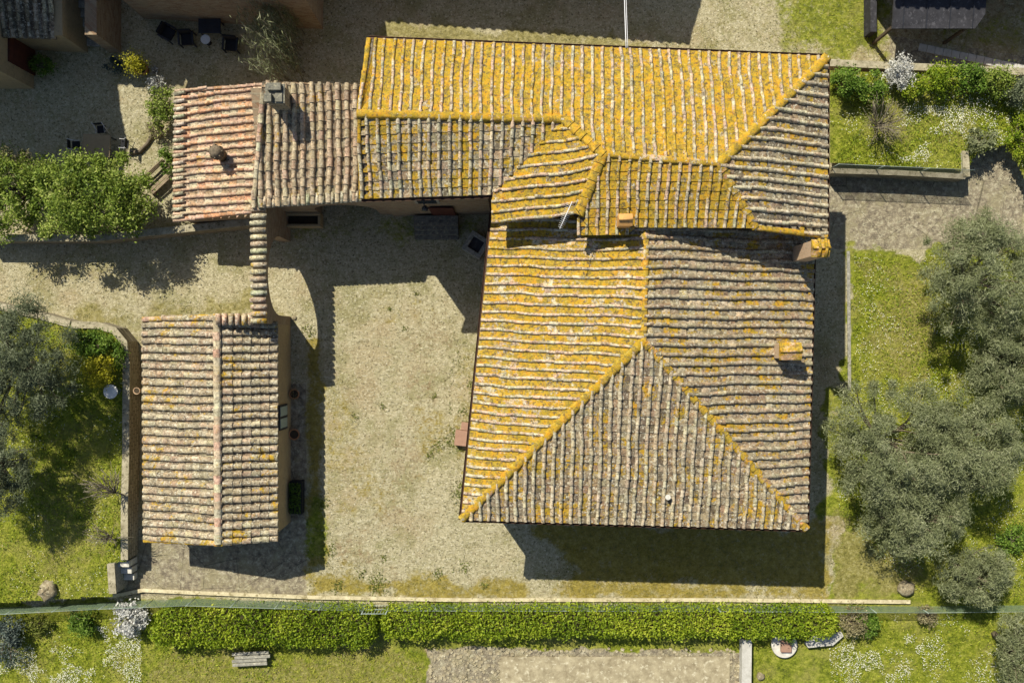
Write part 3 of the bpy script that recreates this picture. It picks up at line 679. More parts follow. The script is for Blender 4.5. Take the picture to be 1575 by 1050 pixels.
# front wall with a carriage arch
arc = [(-10.1 + 0, 0)]
xa0, xa1, za, zr = -10.0, -6.9, 1.5, 1.45
outer = [(ax0, -.2), (xa0, -.2), (xa0, za)] + [(xa0 + (xa1 - xa0) * (1 - math.cos(math.pi * i / 12)) / 2, za + zr * math.sin(math.pi * i / 12)) for i in range(1, 12)] + [(xa1, za), (xa1, -.2), (ax1, -.2), (ax1, 4.42), (ax0, 4.38)]
def plate(mb, poly, axis, a, b):
    """vertical polygon (s,z) extruded between a and b along the other axis"""
    n = len(poly); tri = tessellate_polygon([[Vector((p[0], p[1], 0)) for p in poly]])
    f = (lambda s, z, t: (s, t, z)) if axis == 'x' else (lambda s, z, t: (t, s, z))
    vs = [f(s, z, a) for s, z in poly] + [f(s, z, b) for s, z in poly]
    fs = [tuple(t) for t in tri] + [tuple(n + i for i in t[::-1]) for t in tri] + [(i, (i + 1) % n, n + (i + 1) % n, n + i) for i in range(n)]
    mb.add(vs, fs)
plate(m, outer, 'x', ay0, ay0 + .5)
m.prism([(ax0, ay0 + .501), (ax0 + .45, ay0 + .501), (ax0 + .45, ay1), (ax0, ay1)], -.2, [4.5, 4.5, 5.9, 5.9])
m.box(ax0 + .451, ax1, ay1 - .4, ay1, -.2, 5.9); m.box(ax0 + .451, ax1, ay0 + 1.8, ay0 + 2.0, -.2, 4.6)
m.build("wall", M['wall'], an)
m = MB(); deck(m, [D1, D2, D3, D4]); lay(m, [D1, D2, D3, D4], (-.07, -1), .395, .4, .125, 'buff', kind='trough', seed=51, wave=.02, hgt=.75)
ro = m.build("roof", M['tile'], an)
m = MB(); ridge(m, [D1 + Vector((.05, .1, .05)), D4 + Vector((.05, -.6, .05))], .12, .42, seed=52, lich=.25, pal=[PINK, BUFF, PALE]); m.build("ridge_tiles", M['tile'], ro)
m = MB(); random.seed(3); lo0 = D1 + Vector((0, .42, .1)); lo1 = D2 + Vector((0, .42, .1))
for i in range(23):
    t = (i + .5) / 23; p = lo0.lerp(lo1, t); m.tube([p + Vector((0, .05, .02)), p + Vector((random.uniform(-.03, .03), -.48, -.1))], [.09, .115], 8, col=jit(random.choice([PALE, GREENG, BUFF])), lich=.15, rnd=random.random(), spk=1)
m.build("eave_tiles", M['tile'], ro)
m = MB(); c = W(421, 142, 7.3); m.box(c.x - .36, c.x + .36, c.y - .36, c.y + .36, 5.8, 7.05); cho = m.build("chimney", M['rubble'], an)
m = MB(); m.box(c.x - .43, c.x + .43, c.y - .43, c.y + .43, 7.05, 7.12); m.box(c.x - .42, c.x - .1, c.y - .42, c.y - .05, 7.12, 7.34); m.box(c.x - .3, c.x + .3, c.y + .1, c.y + .42, 7.12, 7.3); m.box(c.x + .02, c.x + .34, c.y - .38, c.y + .0, 7.12, 7.2)
m.build("chimney_cap", M['slate2'], cho, bevel=.02)

# ---- terracotta lean-to
L1 = W(268, 341, 2.5); L2 = W(387, 327, 3.3); L3 = W(404, 129, 3.7); L4 = W(271, 140, 2.65)
le = thing("lean_to_building", "low lean-to with a terracotta pink tile roof sloping west beside the buff roofed annex", "outbuilding", (-15.5, 9, 0))
m = MB(); m.prism([(L1.x + .3, L1.y + .15), (ax0 - .002, L2.y + .1), (ax0 - .002, L3.y - .15), (L4.x + .3, L4.y - .15)], -.2, [2.4, 3.15, 3.5, 2.5]); m.build("wall", M['wall'], le)
m = MB(); P = [L1, L2, L3, L4]; deck(m, P); lay(m, P, tuple(((L4 - L3).normalized() * .6 + (L1 - L2).normalized() * .4)[:2]), .375, .42, .085, 'terra', kind='trough', seed=61, wave=.015, hgt=.95, skip=None); ro = m.build("roof", M['tile'], le)
m = MB(); ridge(m, [L1 + Vector((0, .08, 0)), L2 + Vector((0, .08, 0))], .12, .42, seed=62, lich=.1, pal=[TERRA, PINK, TERRA]); ridge(m, [L4 + Vector((0, -.03, 0)), L3 + Vector((0, -.03, 0))], .08, .42, seed=63, lich=0, pal=[TERRA, PINK]); 
random.seed(8)
for i in range(17):
    t = (i + .5) / 17; p = L1.lerp(L4, t) + Vector((0, 0, .11)); m.tube([p + Vector((.55, .05, .15)), p + Vector((-.04, 0, -.02))], [.085, .1], 8, col=jit(random.choice([PALE, (.62, .55, .45), GREENG])), lich=.05, rnd=random.random(), spk=1)
m.build("eave_tiles", M['tile'], ro)
m = MB(); c = W(336, 236, 3.6); c.z = 2.9; m.lathe(c, [(.27, 0), (.27, .75), (.34, .8), (.34, .86), (.3, .88), (.3, 1.15), (.1, 1.25)], 14)
for i in range(8):
    t = i * math.pi / 4; m.tube([(c.x + .35 * math.cos(t), c.y + .35 * math.sin(t), c.z + .85), (c.x + .32 * math.cos(t), c.y + .32 * math.sin(t), c.z + 1.2)], .03, 5)
vo = m.build("chimney_pot", M['bark'], le)
pt = MB(); pt.box(-15.0, -14.45, 8.2, 8.45, 3.02, 3.06); 

# ---- gate wall with arch and its tile coping
gw = thing("gate_wall", "tall brick gate wall pierced by a round arch and capped with a single row of tiles", "wall", (-11.95, 3.3, 0))
m = MB(); gx0, gx1 = -12.26, -11.66; gy0, gy1 = .86, ay0 - .003
yc, hw, zs = 3.28, 1.97, 2.0
poly = [(gy0, -.2), (yc - hw, -.2), (yc - hw, zs)] + [(yc - hw * math.cos(math.pi * i / 20), zs + 1.95 * math.sin(math.pi * i / 20)) for i in range(1, 20)] + [(yc + hw, zs), (yc + hw, -.2), (gy1, -.2), (gy1, 4.3), (gy0, 4.3)]
plate(m, poly, 'y', gx0, gx1)
m.box(-14.05, gx0 - .002, .86, 1.24, -.2, 4.0)
gwo = m.build("wall", M['wall'], gw)
m = MB(); random.seed(5); y = gy0 + .1; cols = [GREENG, GREYB, BUFF, (.40, .31, .22), (.42, .38, .26)]
while y < gy1 - .1:
    c = jit(random.choice(cols), .15); q = random.random(); x = random.uniform(-.03, .03); li = .6 if y < 1.4 else .2
    m.tube([(gx0 - .08 + x, y, 4.34), (gx0 + .3, y + .01, 4.40), (gx1 + .06 + x, y + .02, 4.33)], [.115, .13, .12], 8, col=c, lich=li, rnd=q, spk=1); y += .33
x = -14.0
while x < gx0 - .12:
    c = jit(random.choice([BUFF, PINK, (.5, .42, .25)]), .15); q = random.random(); m.tube([(x, .78, 4.04), (x, 1.34, 4.06)], [.12, .14], 8, col=c, lich=.35, rnd=q, spk=1); x += .31
m.build("coping_tiles", M['tile'], gw)

# ---- small outbuilding
F1 = W(220, 491, 2.5); F2 = W(340, 486, 3.75); F3 = W(342, 835, 3.75); F4 = W(222, 829, 2.5); F5 = W(427, 494, 3.0); F6 = W(427, 829, 3.0)
ob = thing("small_outbuilding", "small gabled outbuilding with cream and brown tile roof on the west side of the courtyard", "outbuilding", (-14.5, -4.8, 0))
m = MB(); fx0, fx1 = F1.x + .3, -11.66; fy0, fy1 = F4.y + .3, .855
m.prism([(fx0, fy0), (F3.x, fy0), (fx1, fy0), (fx1, fy1), (F2.x, fy1), (fx0, fy1)], -.2, [2.45, 3.6, 2.85, 2.85, 3.6, 2.45]); m.build("wall", M['wall_tan'], ob)
m = MB(); PW = [F1, F4, F3, F2]; PE = [F2, F3, F6, F5]
deck(m, PW); deck(m, PE); lay(m, PW, (-1, .0), .405, .4, .15, 'cream', kind='trough', seed=71, wave=.015, hgt=.62); lay(m, PE, (1, 0), .405, .4, .15, 'cream', kind='trough', seed=72, wave=.012, hgt=.7)
ro = m.build("roof", M['tile'], ob)
m = MB(); ridge(m, [F2 + Vector((-.18, 0, .02)), F3 + Vector((-.18, 0, .02))], .2, .41, seed=73, lich=.15, flat=.6, lift=.06, pal=[PALE, BUFF, PINK]); ridge(m, [F4 + Vector((0, -.02, 0)), F3 + Vector((0, -.02, 0))], .14, .42, seed=74, lich=.7); ridge(m, [F6 + Vector((0, -.02, 0)), F3 + Vector((0, -.02, 0))], .1, .42, seed=75, lich=.35, pal=[PALE, BUFF]); ridge(m, [F1, F2], .13, .42, seed=76, lich=.6, pal=[PALE, PINK, BUFF])
m.build("ridge_tiles", M['tile'], ro)
wy0, wy1 = (525 - 655) / S, (525 - 618) / S
f = MB(); f.box(fx1 - .02, fx1 + .08, wy0, wy1, .9, 2.3); fo = f.build("window", M['darkmetal'], ob)
for a, b in ((wy0 + .1, (wy0 + wy1) / 2 - .06), ((wy0 + wy1) / 2 + .06, wy1 - .1)):
    g = MB(); g.box(fx1 + .082, fx1 + .10, a, b, 1.0, 2.2); g.build("shutter", M['greenpaint'], fo)

# ---------------------------------------------------------------- neighbouring buildings, plus unseen blocks added for their shadow
def block(name, label, poly, z, roofz, mat='wall', roof_style='mid', down=(0, -1), loc=None, eave=.35, tiles=True, hip=True, loff=None, sp=.5):
    cx = sum(p[0] for p in poly) / len(poly); cy = sum(p[1] for p in poly) / len(poly)
    o = thing(name, label, "building", (cx, cy, 0)); m = MB(); m.prism(poly, -.3, z); m.build("wall", M[mat], o)
    q = [(p[0] + (eave if p[0] > cx else -eave), p[1] + (eave if p[1] > cy else -eave)) for p in poly]
    x0 = min(p[0] for p in q); x1 = max(p[0] for p in q); m = MB()
    a, b, c, d = [Vector((*p, z + .02)) for p in q]   # sw se ne nw
    cyw = (a.y + d.y) / 2; cye = (b.y + c.y) / 2; g = Vector((a.x, cyw, roofz)); h = Vector((b.x, cye, roofz))
    for P, dn in (([a, b, h, g], (0, -1)), ([g, h, c, d], (0, 1))):
        deck(m, P); lay(m, P, dn, sp, .45, .12, roof_style, seed=int(abs(cx * 10)) + 3)
    m.build("roof", M['tile'], o)
    return o
block("neighbour_or_shade_block", "neighbouring house beyond the lane to the north, out of the picture", [(-9.7, 21.7), (5.9, 20.5), (5.9, 27), (-9.7, 28)], 6.0, 7.4)
block("neighbour_or_shade_block", "tiled house across the gravel yard north of the lean-to", [(-19.4, 17.0), (-9.95, 16.45), (-9.95, 22), (-19.4, 22)], 4.9, 6.3)
block("neighbour_or_shade_block", "unseen block added beyond the dark pavilion to shade the north east", [(17.1, 20.1), (36, 20.1), (36, 27), (17.1, 27)], 7.0, 8.6)  # unseen block, added so the top right lies in solid shadow
block("neighbour_or_shade_block", "tall tan walled house at the north west corner beside the yard", [(-33, 13.3), (-25.2, 13.3), (-25.2, 20.0), (-33, 20.0)], 7.4, 8.9, mat='wall_tan')
block("neighbour_or_shade_block", "unseen tall block added behind the tan walled house to shade the yard", [(-33, 20.6), (-22.3, 20.5), (-22.3, 27), (-33, 27)], 9.0, 10.4)  # unseen extra caster, added to close the yard's shadow at top left
h = bpy.data.objects["neighbour_or_shade_block.003"]
m = MB(); m.box(-25.21, -25.12, 14.0, 15.3, 0, 2.2); m.build("door", M['reddoor'], h)
# small lean-to store in the corner
st = thing("store_shed", "small shed with dark mossy tile roof and pale end wall in the top left corner", "shed", (-24, 17.5, 0))
g0 = W(6, 57, 2.6); g1 = W(86, 60, 2.5); g2 = W(80, -60, 2.6); g3 = W(0, -60, 2.7)
m = MB(); m.prism([(-25.19, g0.y + .3), (g1.x + .25, g1.y + .2), (g1.x + .25, g2.y), (-25.19, g2.y)], -.2, [2.5, 2.35, 2.35, 2.5]); m.build("wall", M['wall_tan'], st)
m = MB(); P = [Vector((-25.1, g0.y, 2.55)), Vector((g1.x, g1.y, 2.5)), Vector((g2.x, g2.y, 3.3)), Vector((-25.1, g2.y, 3.35))]; deck(m, P); lay(m, P, (0, -1), .4, .4, .11, 'dark', seed=81, kind='trough'); m.build("roof", M['tile'], st)
m = MB(); gA = W(82, 60, 2.65); gB = W(90, -60, 2.65); m.prism([(g1.x - .0, g1.y + .1), (g1.x + .42, g1.y + .1), (g2.x + .5, g2.y), (g2.x + .08, g2.y)], 2.36, 2.66); m.build("parapet", M['wall_tan'], st)
# stairs and flank wall
sr = thing("stone_staircase", "dark outdoor stone stair climbing north between the shed and a brown wall", "stairs", (-21.6, 16, 0))
m = MB()
for i in range(8):
    y0 = (525 - 72) / S + i * .42; m.box(-22.5, -21.2, y0, 19.5, -.1 + i * .2, .1 + i * .2)
m.build("steps", M['stone'], sr, bevel=.02)
m = MB(); m.box(-21.19, -20.6, 15.2, 20, -.2, 2.5); m.build("side_wall", M['wall'], sr)

# dark pavilion, north east
pv = thing("garden_pavilion", "dark slate roofed pavilion at the top right beside the brick edged path", "pavilion", (22, 16.3, 0))
a = W(1372, 44, 2.5); b = W(1500, 44, 2.5); c = W(1516, 22, 2.6)
m = MB(); m.prism([(a.x, a.y), (b.x, b.y), (c.x, c.y), (c.x, 19.2), (a.x, 19.2)], [2.4, 2.4, 2.4, 3, 3], [2.5, 2.5, 2.55, 3.1, 3.1]); pr = m.build("roof", M['slate'], pv)
m = MB()
for i in range(4):
    x = a.x + .5 + i * 1.15; m.prism([(x, a.y + .01), (x + .04, a.y + .01), (x + .04, 19.19), (x, 19.19)], [2.51, 2.51, 3.12, 3.12], [2.53, 2.53, 3.14, 3.14])
m.build("roof_seam", M['darkmetal'], pr)
for (x, y) in ((a.x + .2, a.y + .2), (b.x - .2, a.y + .2), (a.x + .2, 19), (c.x - .2, 19)):
    m = MB(); m.box(x - .07, x + .07, y - .07, y + .07, 0, 2.38); m.build("post", M['deck'], pv)
m = MB(); m.box(a.x - .3, a.x + .02, a.y + .5, 19.1, 0, .8); m.build("side_wall", M['slate'], pv)

# ---------------------------------------------------------------- walls, copings, fences
def wall_run(name, label, pts, z0, z1, th, mat, cap=None, capz=.06, over=.03, cat="wall", jitter=0):
    """pts are photo pixels of the top centre line at height z1"""
    P = [W(x, y, z1) for x, y in pts]; o = thing(name, label, cat, (P[0].x, P[0].y, z0)); m = MB(); k = MB()
    n = len(P); L = []; R = []
    for i in range(n):
        d = (P[min(i + 1, n - 1)] - P[max(i - 1, 0)]); d.z = 0; d.normalize(); u = Vector((-d.y, d.x, 0)); L.append((P[i] + u * th / 2, P[i] + u * (th / 2 + over))); R.append((P[i] - u * th / 2, P[i] - u * (th / 2 + over)))
    m.prism([tuple(a[0][:2]) for a in L] + [tuple(a[0][:2]) for a in R[::-1]], z0, z1)
    m.build("wall", mat, o)
    if cap:
        k.prism([tuple(a[1][:2]) for a in L] + [tuple(a[1][:2]) for a in R[::-1]], z1 + .002, z1 + capz); k.build("coping", cap, o)
    return o
wall_run("retaining_wall", "curved stone retaining wall along the raised west garden beside the outbuilding", [(110, 499), (150, 500), (176, 508), (191, 526), (195, 560), (194, 700), (192, 780), (192, 860)], -.2, 1.2, .3, M['rubble'], M['cap'])
wall_run("retaining_wall", "long low stone wall dividing the driveway from the bushy tree yard", [(-40, 366), (150, 366), (266, 354), (400, 340)], -.2, 1.25, .3, M['rubble'], M['cap'])
wall_run("driveway_wall", "low mossy stone wall between the driveway and the olive garden", [(-60, 457), (60, 485), (108, 498)], -.2, 1.15, .3, M['rubble'], M['cap'])
wall_run("stair_wall", "short grey stone wall flanking the little garden steps in the bottom left", [(171, 866), (174, 912)], -.2, 1.25, .32, M['stone'], M['cap'])
wall_run("garden_wall", "stone retaining wall with grey top under the green netting of the north east garden", [(1280, 263), (1380, 266), (1484, 272)], -.2, 1.0, .2, M['rubble'], M['cap'])
wall_run("garden_wall", "short pale double coping at the end of the north east garden", [(1484, 232), (1486, 272)], -.2, 1.04, .28, M['capwhite'], M['cap'])
wall_run("garden_wall", "low brick edged wall running behind the flowering bushes at the top right", [(1276, 97), (1400, 103), (1600, 112)], -.2, 1.05, .3, M['peach'], M['cap'])
wall_run("courtyard_curb", "long pale stone curb closing the south side of the courtyard above the hedges", [(170, 917), (220, 907), (300, 911), (480, 918), (700, 922), (1100, 922), (1400, 925)], -.2, .12, .13, M['cap'], M['capwarm'], .03, cat="curb")
wall_run("terrace_wall", "pale concrete wall strip edging the paved terrace at the bottom", [(1149, 984), (1148, 1090)], -.2, .5, .5, M['concrete'], None)
wall_run("lawn_edging", "mossy stone edging strip between the shaded path and the east lawn", [(1305, 386), (1307, 600)], -.2, .06, .16, M['stone'], None, cat="edging")
# hidden seam between yard wall and terrace
def fence(name, label, pts, z0, h):
    P = [W(x, y, z0) for x, y in pts]; o = thing(name, label, "fence", tuple(P[0])); 
    n = MB(); r = MB()
    for p, q in zip(P[:-1], P[1:]):
        n.add([p, q, q + Vector((0, 0, h)), p + Vector((0, 0, h))], [(0, 1, 2, 3)]); r.tube([p + Vector((0, 0, h)), q + Vector((0, 0, h))], .012, 5)
    n.build("netting", M['net'], o); r.build("top_wire", M['greenpaint'], o)
    L = sum((q - p).length for p, q in zip(P[:-1], P[1:])); k = 0
    for p, q in zip(P[:-1], P[1:]):
        m_ = max(1, int((q - p).length / 2.2))
        for i in range(m_):
            c = p.lerp(q, i / m_); m = MB(); m.tube([c, c + Vector((0, 0, h + .05))], .025, 6); m.build("post", M['greenpaint'], o)
    return o
fence("mesh_fence", "green mesh fence along the curb in front of the long hedges", [(-40, 936), (170, 925), (300, 920), (565, 928)], .05, 1.15)
fence("mesh_fence", "green mesh fence from the little gate to the corner below the olive trees", [(600, 929), (1100, 930), (1412, 932), (1600, 930)], .05, 1.0)
fence("mesh_fence", "green mesh fence on top of the north east garden wall", [(1278, 259), (1482, 268)], .98, 1.0)
# little gate in the hedge gap
gt = thing("garden_gate", "little blue green metal gate in the gap between the two hedges", "gate", tuple(W(582, 929, 0)))
m = MB(); p, q = W(564, 929, 0), W(600, 929, 0)
for c in (p, q): m.tube([c, c + Vector((0, 0, 1.5))], .03, 6)
for z in (.2, .8, 1.45): m.tube([p + Vector((0, 0, z)), q + Vector((0, 0, z))], .02, 6)
for i in range(1, 8): c = p.lerp(q, i / 8); m.tube([c + Vector((0, 0, .2)), c + Vector((0, 0, 1.45))], .012, 5)
m.build("frame", M['greenpaint'], gt)
# little garden steps
gs = thing("garden_steps", "three pale stone steps climbing to the west garden at the end of the narrow passage", "steps", tuple(W(190, 880, 0)))
for i in range(3):
    m = MB(); zt = .9 - i * .27; c = W(189 + 4 * i, 867 + 10 * i, zt); m.box(c.x - .32, c.x + .32, c.y - .16, c.y + .16, -.1, zt); m.build("step", M['capwhite'], gs, bevel=.02)

# ---------------------------------------------------------------- small objects
def stone_block(name, label, cat, px, py, sx, sy, z0, z1, mat, rz=0, inner=None):
    c = W(px, py, z1); m = MB(); m.box(c.x - sx, c.x + sx, c.y - sy, c.y + sy, z0, z1, rz); o = m.build(name, mat, None, org=(c.x, c.y, z0), bevel=.02); tag(o, label, cat); return o
# well with square recess
wl = thing("stone_well", "square grey stone well with dark opening set askew by the farmhouse wall", "well", tuple(W(733, 377, 0)))
c = W(732, 376, .8); s_ = .55; rz = math.radians(-32)
m = MB(); kw = dict(rz=rz, c=(c.x, c.y))
m.box(c.x - s_, c.x + s_, c.y - s_, c.y - .32, 0, .8, **kw); m.box(c.x - s_, c.x + s_, c.y + .32, c.y + s_, 0, .8, **kw); m.box(c.x - s_, c.x - .32, c.y - .319, c.y + .319, 0, .8, **kw); m.box(c.x + .32, c.x + s_, c.y - .319, c.y + .319, 0, .8, **kw)
m.build("rim", M['stone'], wl, bevel=.02); m = MB(); m.box(c.x - .32, c.x + .32, c.y - .32, c.y + .32, .1, .62, **kw); m.build("cover", M['slate'], wl)
# stone trough in the west corner of courtyard
tr = thing("stone_trough", "long tan stone trough against the annex wall beneath the pale eave", "trough", tuple(W(463, 345, 0)))
x0 = W(435, 345, .7).x; x1 = W(493, 345, .7).x; yy = ay0 - .02; m = MB()
m.box(x0, x1, yy - .72, yy - .58, 0, .75); m.box(x0, x1, yy - .14, yy, 0, .85); m.box(x0, x0 + .14, yy - .579, yy - .141, 0, .75); m.box(x1 - .14, x1, yy - .579, yy - .141, 0, .75); m.build("basin", M['wall_tan'], tr, bevel=.03)
m = MB(); m.box(x0 + .14, x1 - .14, yy - .58, yy - .14, .1, .45); m.build("soil", M['soil'], tr)
# entrance steps
es = thing("entrance_steps", "grey stone entrance steps below the dark window of the farmhouse wing", "steps", tuple(W(672, 350, 0)))
for i in range(4):
    m = MB(); m.box(-5.1 + .0, -2.8, wy - .35 - .22 * (4 - i), wy - .35 - .22 * (3 - i) + .02, 0, .19 * (i + 1)); m.build("step", M['slate2'], es, bevel=.015)
m = MB(); m.box(-5.1, -2.8, wy - .33, wy - .07, 0, .76); m.build("landing", M['slate2'], es)
# brown brick blocks at the west foot of farmhouse
b = stone_block("brick_box", "brown brick box against the west wall of the farmhouse", "box", 712, 674, .42, .4, 0, .45, M['rust'], math.radians(-6)); 
b = stone_block("brick_box", "smaller brown brick box tucked behind the larger one by the west wall", "box", 718, 656, .3, .2, 0, .35, M['rust'], math.radians(-6))
# pots by the outbuilding
def pot(label, px, py, r, h, leafmat=None, z=0, rnd=7, cat="pot", ph=.35, mat='terracotta', nl=500, group=None, name="potted_plant"):
    c = W(px, py, z + h); c.z = z; o = thing(name, label, cat, tuple(c), group); m = MB()
    m.lathe(c, [(r * .7, 0), (r, h * .9), (r * 1.12, h * .9), (r * 1.12, h), (r * .95, h), (r * .9, h * .85)], 16); po = m.build("pot", M[mat], o)
    m = MB(); m.lathe(c, [(r * .88, h * .84), (r * .88, h * .86)], 12); m.build("soil", M['soil'], o)
    if leafmat:
        P = RNG.normal(size=(nl, 3)) * (r * .75, r * .75, ph * .45) + np.array(c) + (0, 0, h + ph * .6); quads_obj("foliage", leaves(P, .1, .05, .3), RNG.uniform(0, 1, nl), leafmat, o)
    return o
pot("dull earthen pot at the courtyard wall north of the shuttered window", 452, 606, .24, .45, M['dryleaf'], nl=60, ph=.15)
pot("empty terracotta pot at the courtyard wall south of the shuttered window", 452, 668, .26, .4)
m = MB(); c = W(455, 765, .5); o = thing("planter_box", "long black planter box against the outbuilding wall", "planter", (c.x, c.y, 0)); m.box(c.x - .33, c.x + .33, c.y - .85, c.y + .85, 0, .55); m.build("box", M['black'], o, bevel=.02)
P = RNG.uniform(-1, 1, (700, 3)) * (.3, .8, .15) + (c.x, c.y, .65); quads_obj("foliage", leaves(P, .1, .05, .3), RNG.uniform(0, .5, 700), M['green'], o)
pot("yellow leaved citrus in a big pot standing in the shaded north yard", 216, 104, .33, .5, M['yellow_leaf'], ph=.9, nl=1300)
pot("small grey pot beside the yellow citrus pot", 238, 108, .16, .25, M['white_leaf'], nl=60, ph=.1, mat='stone')
pot("pinkish pot standing in the dark passage by the outbuilding eave", 210, 601, .16, .3, None, z=1.25, mat='peach')
# round pale garden lamp/table in west garden
o = thing("round_table", "round pale green garden table below the yellow bush in the west garden", "table", tuple(W(170, 602, WTZ))); c = W(170, 602, WTZ + .7)
m = MB(); m.lathe((c.x, c.y, WTZ + .68), [(.35, 0), (.36, .03)], 24); m.build("tabletop", M['whiteplastic'], o); m = MB(); m.lathe((c.x, c.y, WTZ), [(.2, 0), (.05, .04), (.04, .68)], 12); m.build("leg", M['greenpaint'], o)
# black lounge chairs and table
def lounge(label, px, py, rz):
    o = thing("lounge_chair", label, "chair", (0, 0, 0), "black chairs on the north yard"); 
    m = MB(); m.box(-.3, .3, -.28, .3, .3, .42); m.build("seat", M['black'], o, bevel=.03)
    m = MB(); m.box(-.33, .33, .3, .4, .3, .85); m.build("backrest", M['black'], o, bevel=.03)
    for s in (-1, 1):
        m = MB(); m.box(s * .36 - .045, s * .36 + .045, -.3, .38, .52, .58); m.box(s * .36 - .03, s * .36 + .03, -.3, -.24, .0, .52); m.box(s * .36 - .03, s * .36 + .03, .32, .38, .0, .52); m.build("arm", M['darkmetal'], o)
    p = W(px, py, .5); o.location = (p.x, p.y, 0); o.rotation_euler = (0, 0, rz); return o
lounge("black lounge chair left of the little white table in the shaded yard", 286, 60, math.radians(4))
lounge("black lounge chair right of the little white table in the shaded yard", 354, 69, math.radians(-5))
lounge("black chair standing apart by the wall at the left end of the dark dining table", 258, 50, math.radians(60))
def table(label, px, py, sx, sy, z, mat, rz=0, name="table"):
    c = W(px, py, z); o = thing(name, label, "table", (c.x, c.y, 0)); m = MB(); m.box(c.x - sx, c.x + sx, c.y - sy, c.y + sy, z - .04, z, rz); m.build("tabletop", mat, o, bevel=.01)
    for a in (-1, 1):
        for b in (-1, 1):
            x = a * (sx - .08); y = b * (sy - .08); X = c.x + x * math.cos(rz) - y * math.sin(rz); Y = c.y + x * math.sin(rz) + y * math.cos(rz)
            m = MB(); m.box(X - .025, X + .025, Y - .025, Y + .025, 0, z - .041); m.build("leg", M['darkmetal'], o)
    return o
table("dark rectangular dining table in the shaded north yard", 322, 40, .58, .38, .72, M['darkmetal'])
o = thing("side_table", "little round white side table between the two black lounge chairs", "table", tuple(W(316, 62, 0))); c = W(316, 61, .5)
m = MB(); m.lathe((c.x, c.y, .48), [(.24, 0), (.25, .03)], 20); m.build("tabletop", M['whiteplastic'], o); m = MB(); m.lathe((c.x, c.y, 0), [(.15, 0), (.03, .03), (.03, .48)], 10); m.build("leg", M['darkmetal'], o)
# brown table and folding chairs with pale frames
table("square brown garden table half hidden by the leafy tree", 148, 224, .72, .58, .74, M['browntop'], math.radians(-3))
def fold(label, px, py, rz, mat='darkmetal'):
    o = thing("folding_chair", label, "chair", (0, 0, 0), "pale framed folding chairs round the brown table"); m = MB(); m.box(-.22, .22, -.2, .2, .43, .46); m.build("seat", M['black'], o)
    m = MB(); m.box(-.22, .22, .19, .22, .62, .9); m.build("backrest", M['black'], o)
    for s in (-1, 1):
        m = MB(); m.tube([(s * .25, -.25, 0), (s * .25, .22, .92)], .018, 6); m.tube([(s * .23, .28, 0), (s * .23, -.22, .62), (s * .23, .16, .66)], .018, 6); m.build("frame", M['whitemetal'], o)
    p = W(px, py, .45); o.location = (p.x, p.y, 0); o.rotation_euler = (0, 0, rz)
fold("folding chair with bright frame pulled up to the north side of the brown table", 156, 199, math.radians(4))
fold("folding chair with pale frame at the west side of the brown table", 117, 224, math.radians(92))
fold("folding chair with pale frame in the sun at the east side of the brown table", 192, 222, math.radians(-95))
# wooden slatted lounger by the lean-to
o = thing("wooden_bench", "weathered slatted wooden bench leaning diagonally beside the lean-to wall", "bench", tuple(W(248, 278, 0))); rz = math.radians(43); c = W(246, 275, .45)
m = MB(); kw = dict(rz=rz, c=(c.x, c.y))
for i in range(4): m.box(c.x - .85, c.x + .85, c.y - .34 + i * .17, c.y - .22 + i * .17, .42, .46, **kw)
m.build("seat", M['wood'], o)
m = MB()
for i in range(3): m.box(c.x - .85, c.x + .85, c.y + .42, c.y + .46, .55 + i * .15, .66 + i * .15, **kw)
m.build("backrest", M['wood'], o)
for sx in (-.75, .75):
    m = MB(); m.box(c.x + sx - .04, c.x + sx + .04, c.y - .34, c.y + .44, 0, .41, **kw); m.build("leg", M['wood'], o)
# log edging of the planting bed
m = MB(); pts = [W(x, y, .1) for x, y in ((248, 190), (236, 205), (226, 222), (215, 233), (200, 236))]; m.tube([p for p in pts], [.09, .12, .1, .12, .09], 7)
tag(m.build("bed_edging", M['bark'], None, org=tuple(pts[2])), "rough dark log edging curving round the planting bed by the lean-to", "edging")
# bottom garden objects
o = thing("stone_bench", "weathered grey stone slab bench on the grass below the left hedge", "bench", tuple(W(386, 1012, 0))); m = MB(); c = W(386, 1012, .4)
random.seed(4)
for i in range(4): m.box(c.x - .95 + random.uniform(-.1, .1), c.x + .95 + random.uniform(-.15, .1), c.y - .4 + i * .19, c.y - .24 + i * .19, .3, .4 + random.uniform(-.03, .03), math.radians(3), (c.x, c.y))
m.build("seat", M['stone'], o, bevel=.03)
for s in (-.6, .6): m = MB(); m.box(c.x + s - .12, c.x + s + .12, c.y - .3, c.y + .25, 0, .3); m.build("support", M['stone'], o)
o = thing("stone_pedestal", "round cream stone disc with a brown square block on top below the right hedge", "pedestal", tuple(W(1207, 992, 0))); c = W(1207, 992, .25)
m = MB(); m.lathe((c.x, c.y, 0), [(.66, 0), (.68, .22), (.64, .25)], 28); m.build("disc", M['capwhite'], o); m = MB(); m.box(c.x - .24, c.x + .3, c.y - .3, c.y + .28, .252, .42); m.build("block", M['rust'], o, bevel=.01)
o = thing("stone_slab", "pale worn stone slab seat beside the round cream disc", "slab", tuple(W(1265, 987, 0))); m = MB(); m.prism(PP([(1238, 988), (1255, 976), (1295, 972), (1298, 978), (1282, 992), (1243, 996)], .35), .2, .35); m.build("top", M['concrete'], o, bevel=.02)
for x in (1255, 1282): m = MB(); c = W(x, 985, .2); m.box(c.x - .1, c.x + .1, c.y - .15, c.y + .15, 0, .198); m.build("support", M['stone'], o)
